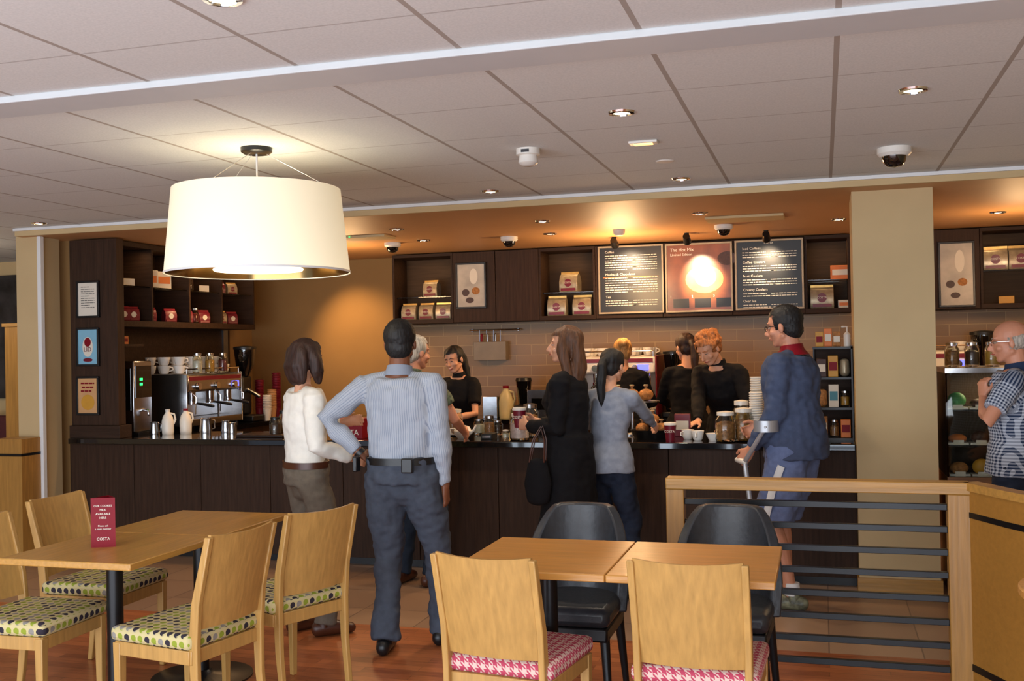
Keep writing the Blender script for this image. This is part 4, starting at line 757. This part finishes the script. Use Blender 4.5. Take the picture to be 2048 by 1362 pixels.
    if bot:
        b=B(); l=bot.get('len',0.07); bi=bot.get('inf',.014); a0,c0,y0=TR(1.0)
        tw=(a0*s*bulk+(.016 if tuck else .004),c0*s*bulk+(.016 if tuck else .004))
        b.limb([TP(.87),TP(.94),TP(1.0)],[(.145*s*bulk+bi,.112*s*bulk+bi),(tor[1][1]*s*bulk+bi*.7,tor[1][2]*s*bulk+bi*.7),tw],ref=(1,0,0),n=20,cap=False)
        b.limb([TP(.90),TP(.84)],[(.13*s*bulk+bi*.5,.10*s*bulk+bi*.5),(.10*s*bulk,.085*s*bulk)],ref=(1,0,0),n=20)
        for hp,kn,an,ft,fd,sg in legs:
            foot=Vector((an.x,an.y,l)); tp=hp+Vector((0,0,.03))
            if bot.get('short'): q=kn.lerp(hp,.02); b.limb([tp,hp.lerp(kn,.4),q],[.088*s*bulk+bi,.085*s*bulk+bi,.08*s*bulk+bi],n=16,cap=False)
            else: b.limb([tp,hp.lerp(kn,.4),kn,kn.lerp(foot,.4),foot],[.085*s*bulk+bi,.076*s*bulk+bi,.056*s+bi,.052*s+bi,bot.get('hemr',.052)*s+bi],n=16,cap=False)
        bo_=fuse(b,bot.get('name','trousers'),bot['m'],o,.010,3,wr(bot.get('wr',.012),10))
        if bot.get('stripe'):
            for hp,kn,an,ft,fd,sg in legs: 
                x_=sg*(.085*s*bulk+bi+.010); B().limb([hp+Vector((x_,0,-.08)),hp.lerp(kn,.5)+Vector((x_,0,0)),kn+Vector((x_*.95,0,.02))],[(.006,.022)]*3,ref=(1,0,0),n=8,cap=False).build('side_stripe',bot['stripe'],bo_)
        if bot.get('belt'):
            zc=TP(.985); a_=a0*s*bulk+.02; c_=c0*s*bulk+.02; n_=32; B().band([(zc.x+a_*cos(2*PI*j/n_),zc.y+c_*sin(2*PI*j/n_)) for j in range(n_)],zc.z-.018,zc.z+.018,.006,closed=True).build('belt',bot['belt'],o)
    for hp,kn,an,ft,fd,sg in legs:
        sd_=Vector((fd.y,-fd.x,0)); a0=Vector((an.x,an.y,0)); k=s*(.9 if fem else 1); b=B(); b.limb([a0-fd*.055*k+Vector((0,0,.042)),a0+fd*.02*k+Vector((0,0,.047)),a0+fd*.1*k+Vector((0,0,.038)),a0+fd*.165*k+Vector((0,0,.03))],[(.036*k,.042),(.040*k,.047),(.045*k,.038),(.036*k,.028)],ref=sd_,n=14); b.limb([a0-fd*.01+Vector((0,0,.05)),a0-fd*.012+Vector((0,0,.105))],[.042*k,.038*k],n=14,cap=False)
        for v in b.v: v.z=max(v.z,.002)
        b.build('shoe',shoe,o)
    return dict(o=o,HM=HM,WL=WL,WR=WR,EL=EL,ER=ER,UM=UM,legs=legs)
def glasses(P,m=BLK):
    HM=P['HM']; b=B(); n=14
    for sg in (-1,1):
        ring=[HM@Vector((sg*.031+.021*cos(2*PI*j/n),.093,.0+.015*sin(2*PI*j/n))) for j in range(n+1)]; b.limb(ring,[.0018]*(n+1),n=5); b.limb([HM@Vector((sg*.052,.092,.006)),HM@Vector((sg*.078,.06,.006)),HM@Vector((sg*.08,-.01,.0))],[.0022]*3,n=5)
    b.limb([HM@Vector((-.01,.094,.003)),HM@Vector((.01,.094,.003))],[.002]*2,n=5); b.build('glasses',m,P['o'])
HB=hairm('hair_brown','#2c150d'); HK=hairm('hair_black','#0d0b0c'); HLB=hairm('hair_chestnut','#57361f'); HG=hairm('hair_grey','#a8a196'); HBL=hairm('hair_blond','#b98b52'); HGI=hairm('hair_ginger','#a5683a'); HW=hairm('hair_white','#a89e92')
BU=fab('black_uniform','#121114',.85); WBL=fab('white_blouse','#e8e4da',.6,.04); TAU=fab('taupe_trousers','#6a6054'); NJ=fab('grey_blue_trousers','#454b57',.8,.12); DJ=fab('dark_jeans','#232a3a',.8,.2); GS=fab('grey_sweater','#8b919e'); NS=fab('navy_sweatshirt','#47516a'); SHB=fab('blue_shorts','#6a789e'); BJ=fab('blue_jeans','#26303f'); BRSH=mat('brown_shoe','#4a2616',.35)
STR=stripes('striped_shirt','#a7aeb9','#8992a2',.011,.32); GIN=stripes('gingham_shirt','#bcc3cf','#26344f',.017,.5,True); FLO=mat('floral_shirt','#4e5a48',.8,0,.9,45)
p=at(618,1268,Z=0); P1=person('woman with brown bob, white blouse and taupe trousers beside striped man',(p.x,p.y,0),R(-40),1.63,'f',.98,head=(12,2,0),lw=(-.16,.3,1.15),rw=(.17,.2,.98),rp=(.3,-1,-.3),hair=dict(st='bob',m=HB,k=1.05,amp=.006,fr=(30,30,10)),top=dict(m=WBL,name='blouse',hem=.94,inf=.022,ai=.022,wr=.010),bot=dict(m=TAU,belt=BRSH),shoe=BRSH,lf=(-.1,-.02,10),rf=(.09,.06,-10))
p=at(800,1300,Z=0); P2=person('man in striped shirt and dark jeans, hand on hip',(p.x,p.y,0),R(4),1.715,'m',1.1,twist=-3,head=(8,-2,0),lw=(-.195,-.02,1.03),lp=(-1,-.2,.05),rw=(.25,.04,.85),rp=(.45,-1,0),skin='c',hair=dict(st='short',m=HK,k=1.01,amp=.0025,fr=(90,90,90)),top=dict(m=STR,hem=.94,attr=True,inf=.016,ai=.017,collar=STR,wr=.012,cuff=None),bot=dict(m=NJ,belt=BLK,inf=.018,hemr=.06,wr=.015),shoe=BLK,lf=(-.06,-.06,8),rf=(.2,.16,-22),pel=(.03,0),ldir=(.55,.5,-.5),lpalm=(.6,-.1,.4),curl=.8)
b=B().box(.09,.15,-.20,-.165,.945,1.02); b.build('belt_phone_pouch',BLK,P2['o'],.006); B().box(-.2,-.175,-.12,-.06,.94,1.02).build('belt_phone_pouch',BLK,P2['o'],.006)
d=(P2['WL']-P2['EL']).normalized(); B().cyl(P2['WL']-d*.012,P2['WL']+d*.012,.031).build('wristwatch',BLK,P2['o'])
person('grey haired man in patterned shirt behind the striped man',(XA(826,6.5),6.5,0),R(-14),1.66,'m',1.0,head=(-20,5,0),hair=dict(st='short',m=HG),top=dict(m=FLO,hem=.86,sl=.6,collar=FLO),bot=dict(m=BJ),shoe=BRSH,lf=(-.13,0,8),skin='b',lw=(-.2,.3,1.0),rw=(.2,.3,1.0))
person('smiling dark haired server in black uniform behind the counter',(XA(925,8.05),8.05,0),R(162),1.60,'f',1,lean=8,head=(4,14,6),skin='a',hair=dict(st='pony',m=HK),top=dict(m=BU,hem=.86,sl=.7,ai=.018,collar=BU),bot=dict(m=BU),lw=(-.12,.36,1.02),rw=(.13,.34,1.02),curl=.6,smile=True)
X5=XA(1134,6.2); P5=person('woman with long brown hair in a long black coat',(X5,6.2,0),R(84),1.685,'f',1.02,head=(14,-2,0),lw=(-.06,.24,1.09),rw=(.12,.25,1.1),lp=(-.5,-.8,-.6),rp=(.5,-.8,-.6),hair=dict(st='long',m=HLB,k=1.03,line=.055,side=.015,amp=.007,fr=(28,28,12)),top=dict(m=BU,name='coat',hem=.9,coat=.52,inf=.022,ai=.024),bot=dict(m=BU),curl=.9,lpalm=(.6,.2,0),rpalm=(-.6,.2,0))
q=Matrix.Translation((X5,6.2,0))@Matrix.Rotation(R(84),4,'Z')@Vector((.02,.33,1.07)); papercup('maroon takeaway cup held by woman in black coat',q)
o=E('handbag','slim black handbag with brown strap hanging beside black coat','bag',(X5-.14,5.98,.64)); B().limb([(0,0,.03),(0,0,.12),(0,0,.24)],[(.07,.04),(.085,.045),(.06,.03)],ref=(1,0,0),n=20).build('bag_body',BU,o)
for sg in (-1,1): B().limb([(-.045,sg*.02,.25),(-.02,sg*.025,.38),(.03,sg*.025,.46),(.05,sg*.025,.38),(.045,sg*.02,.25)],[.0045]*5,n=6).build('strap',BRSH,o)
X6=XA(1213,6.42); C6=cx(1337,7.05); P6=person('woman with black ponytail in grey sweater reaching for a cup',(X6,6.42,0),R(-16),1.55,'f',.95,lean=6,head=(-6,8,0),rw=('w',C6[0]-.06,7.0-.06,1.0),rp=(.7,-.3,-.7),lw=('w',X6-.06,6.86,1.0),skin='a',hair=dict(st='pony',m=HK),top=dict(m=GS,name='sweater',hem=.86),bot=dict(m=DJ),rpalm=(-.5,.5,-.2),curl=.9)
person('blond server in black uniform with back turned',(XA(1246,8.78),8.78,0),R(6),1.63,'f',1,head=(10,10,0),hair=dict(st='bun',m=HBL,amp=.006),top=dict(m=BU,hem=.86),bot=dict(m=BU),lw=(-.15,.28,1.05),rw=(.12,.28,1.05))
person('brown haired server in black uniform at the back machine',(XA(1374,8.6),8.6,0),R(12),1.66,'f',1.04,head=(25,10,0),hair=dict(st='pony',m=HB,amp=.005),top=dict(m=BU,hem=.86),bot=dict(m=BU),lw=(-.12,.38,1.05),rw=(.15,.38,1.05))
person('curly ginger haired server leaning over the counter in black',(XA(1462,8.1),8.1,0),R(158),1.74,'f',1.08,lean=28,head=(-10,34,4),skin='a',hair=dict(st='curly',m=HGI,amp=.006,fr=(50,50,50),k=1.02,side=.03),top=dict(m=BU,hem=.86,ai=.022,collar=BU),bot=dict(m=BU),rw=('w',XA(1392,7.5),7.5,.975),lw=('w',XA(1455,7.56),7.56,.98),rdir=(.1,1,-.1),ldir=(.1,1,-.1),rpalm=(0,0,-1),lpalm=(0,0,-1),curl=.2)
X10=XA(1588,6.45); RZ10=R(70); P10=person('man with glasses, navy sweatshirt and blue shorts holding a crutch',(X10,6.45,0),RZ10,1.785,'m',1.1,lean=3,head=(4,8,0),skin='b',lw=(-.2,.2,.94),lp=(-.3,-1,-.1),rw=(.2,.3,1.05),hair=dict(st='short',m=HK,amp=.003,fr=(80,80,80)),top=dict(m=NS,name='sweatshirt',hem=.84,inf=.03,ai=.024,wr=.016,collar=RED,ch=1.25),bot=dict(m=SHB,name='shorts',short=True,inf=.028,wr=.014,stripe=WHITE),shoe=mat('trainer','#6d6f5a',.4,0,.8,25),lf=(-.11,0,5),rf=(.11,.12,-5),curl=1.0,ldir=(0,.4,-.5),lpalm=(.9,.1,-.2))
glasses(P10)
for hp,kn,an,ft,fd,sg in P10['legs']: B().limb([an+Vector((0,0,.0)),an+Vector((0,0,.07))],[.047,.044],n=14,cap=False).build('sock',WHITE,P10['o'])
M10=Matrix.Translation((X10,6.45,0))@Matrix.Rotation(RZ10,4,'Z'); hd=M10@(P10['WL']+Vector((-.02,.05,-.07))); el=M10@(P10['EL'].lerp(P10['WL'],.3))+Vector((-.01,-.03,0))
tip=Vector((hd.x+.12,hd.y-.10,.0)); o=E('forearm_crutch','grey metal forearm crutch held by the man in shorts','crutch',tip)
g=lambda p:p-tip
j=g(hd)+Vector((.02,-.05,0)); c0=g(el)+Vector((0,-.02,0))
B().limb([j,(0,0,.04)],[.015,.014],n=12).build('shaft',ALU,o); B().limb([j,c0+Vector((0,-.06,0))],[.014,.013],n=12).build('upper_shaft',ALU,o); B().limb([j,g(hd)+Vector((-.03,.07,.0))],[.017,.017],n=10).build('hand_grip',WPL,o); B().cyl((0,0,0),(0,0,.05),.024,.018).build('rubber_tip',BLK,o)
n_=12
B().band([(c0.x+.068*cos(R(-200+220*j_/n_)),c0.y+.068*sin(R(-200+220*j_/n_))) for j_ in range(n_+1)],c0.z-.03,c0.z+.035,.006).build('cuff',ALU,o)
P11=person('older man with glasses and gingham shirt at right edge',(XA(2030,6.15),6.15,0),R(75),1.66,'m',1.08,head=(8,6,0),skin='b',lw=(-.10,.15,1.25),lp=(-.2,.9,-1),rw=(.26,.06,.86),hair=dict(st='bald',m=HW),top=dict(m=GIN,hem=.86,sl=.7,attr=True,inf=.018,collar=GIN),bot=dict(m=DJ),curl=1.2,ldir=(.1,.05,1),lpalm=(.6,-.6,.0)); glasses(P11,STEEL)
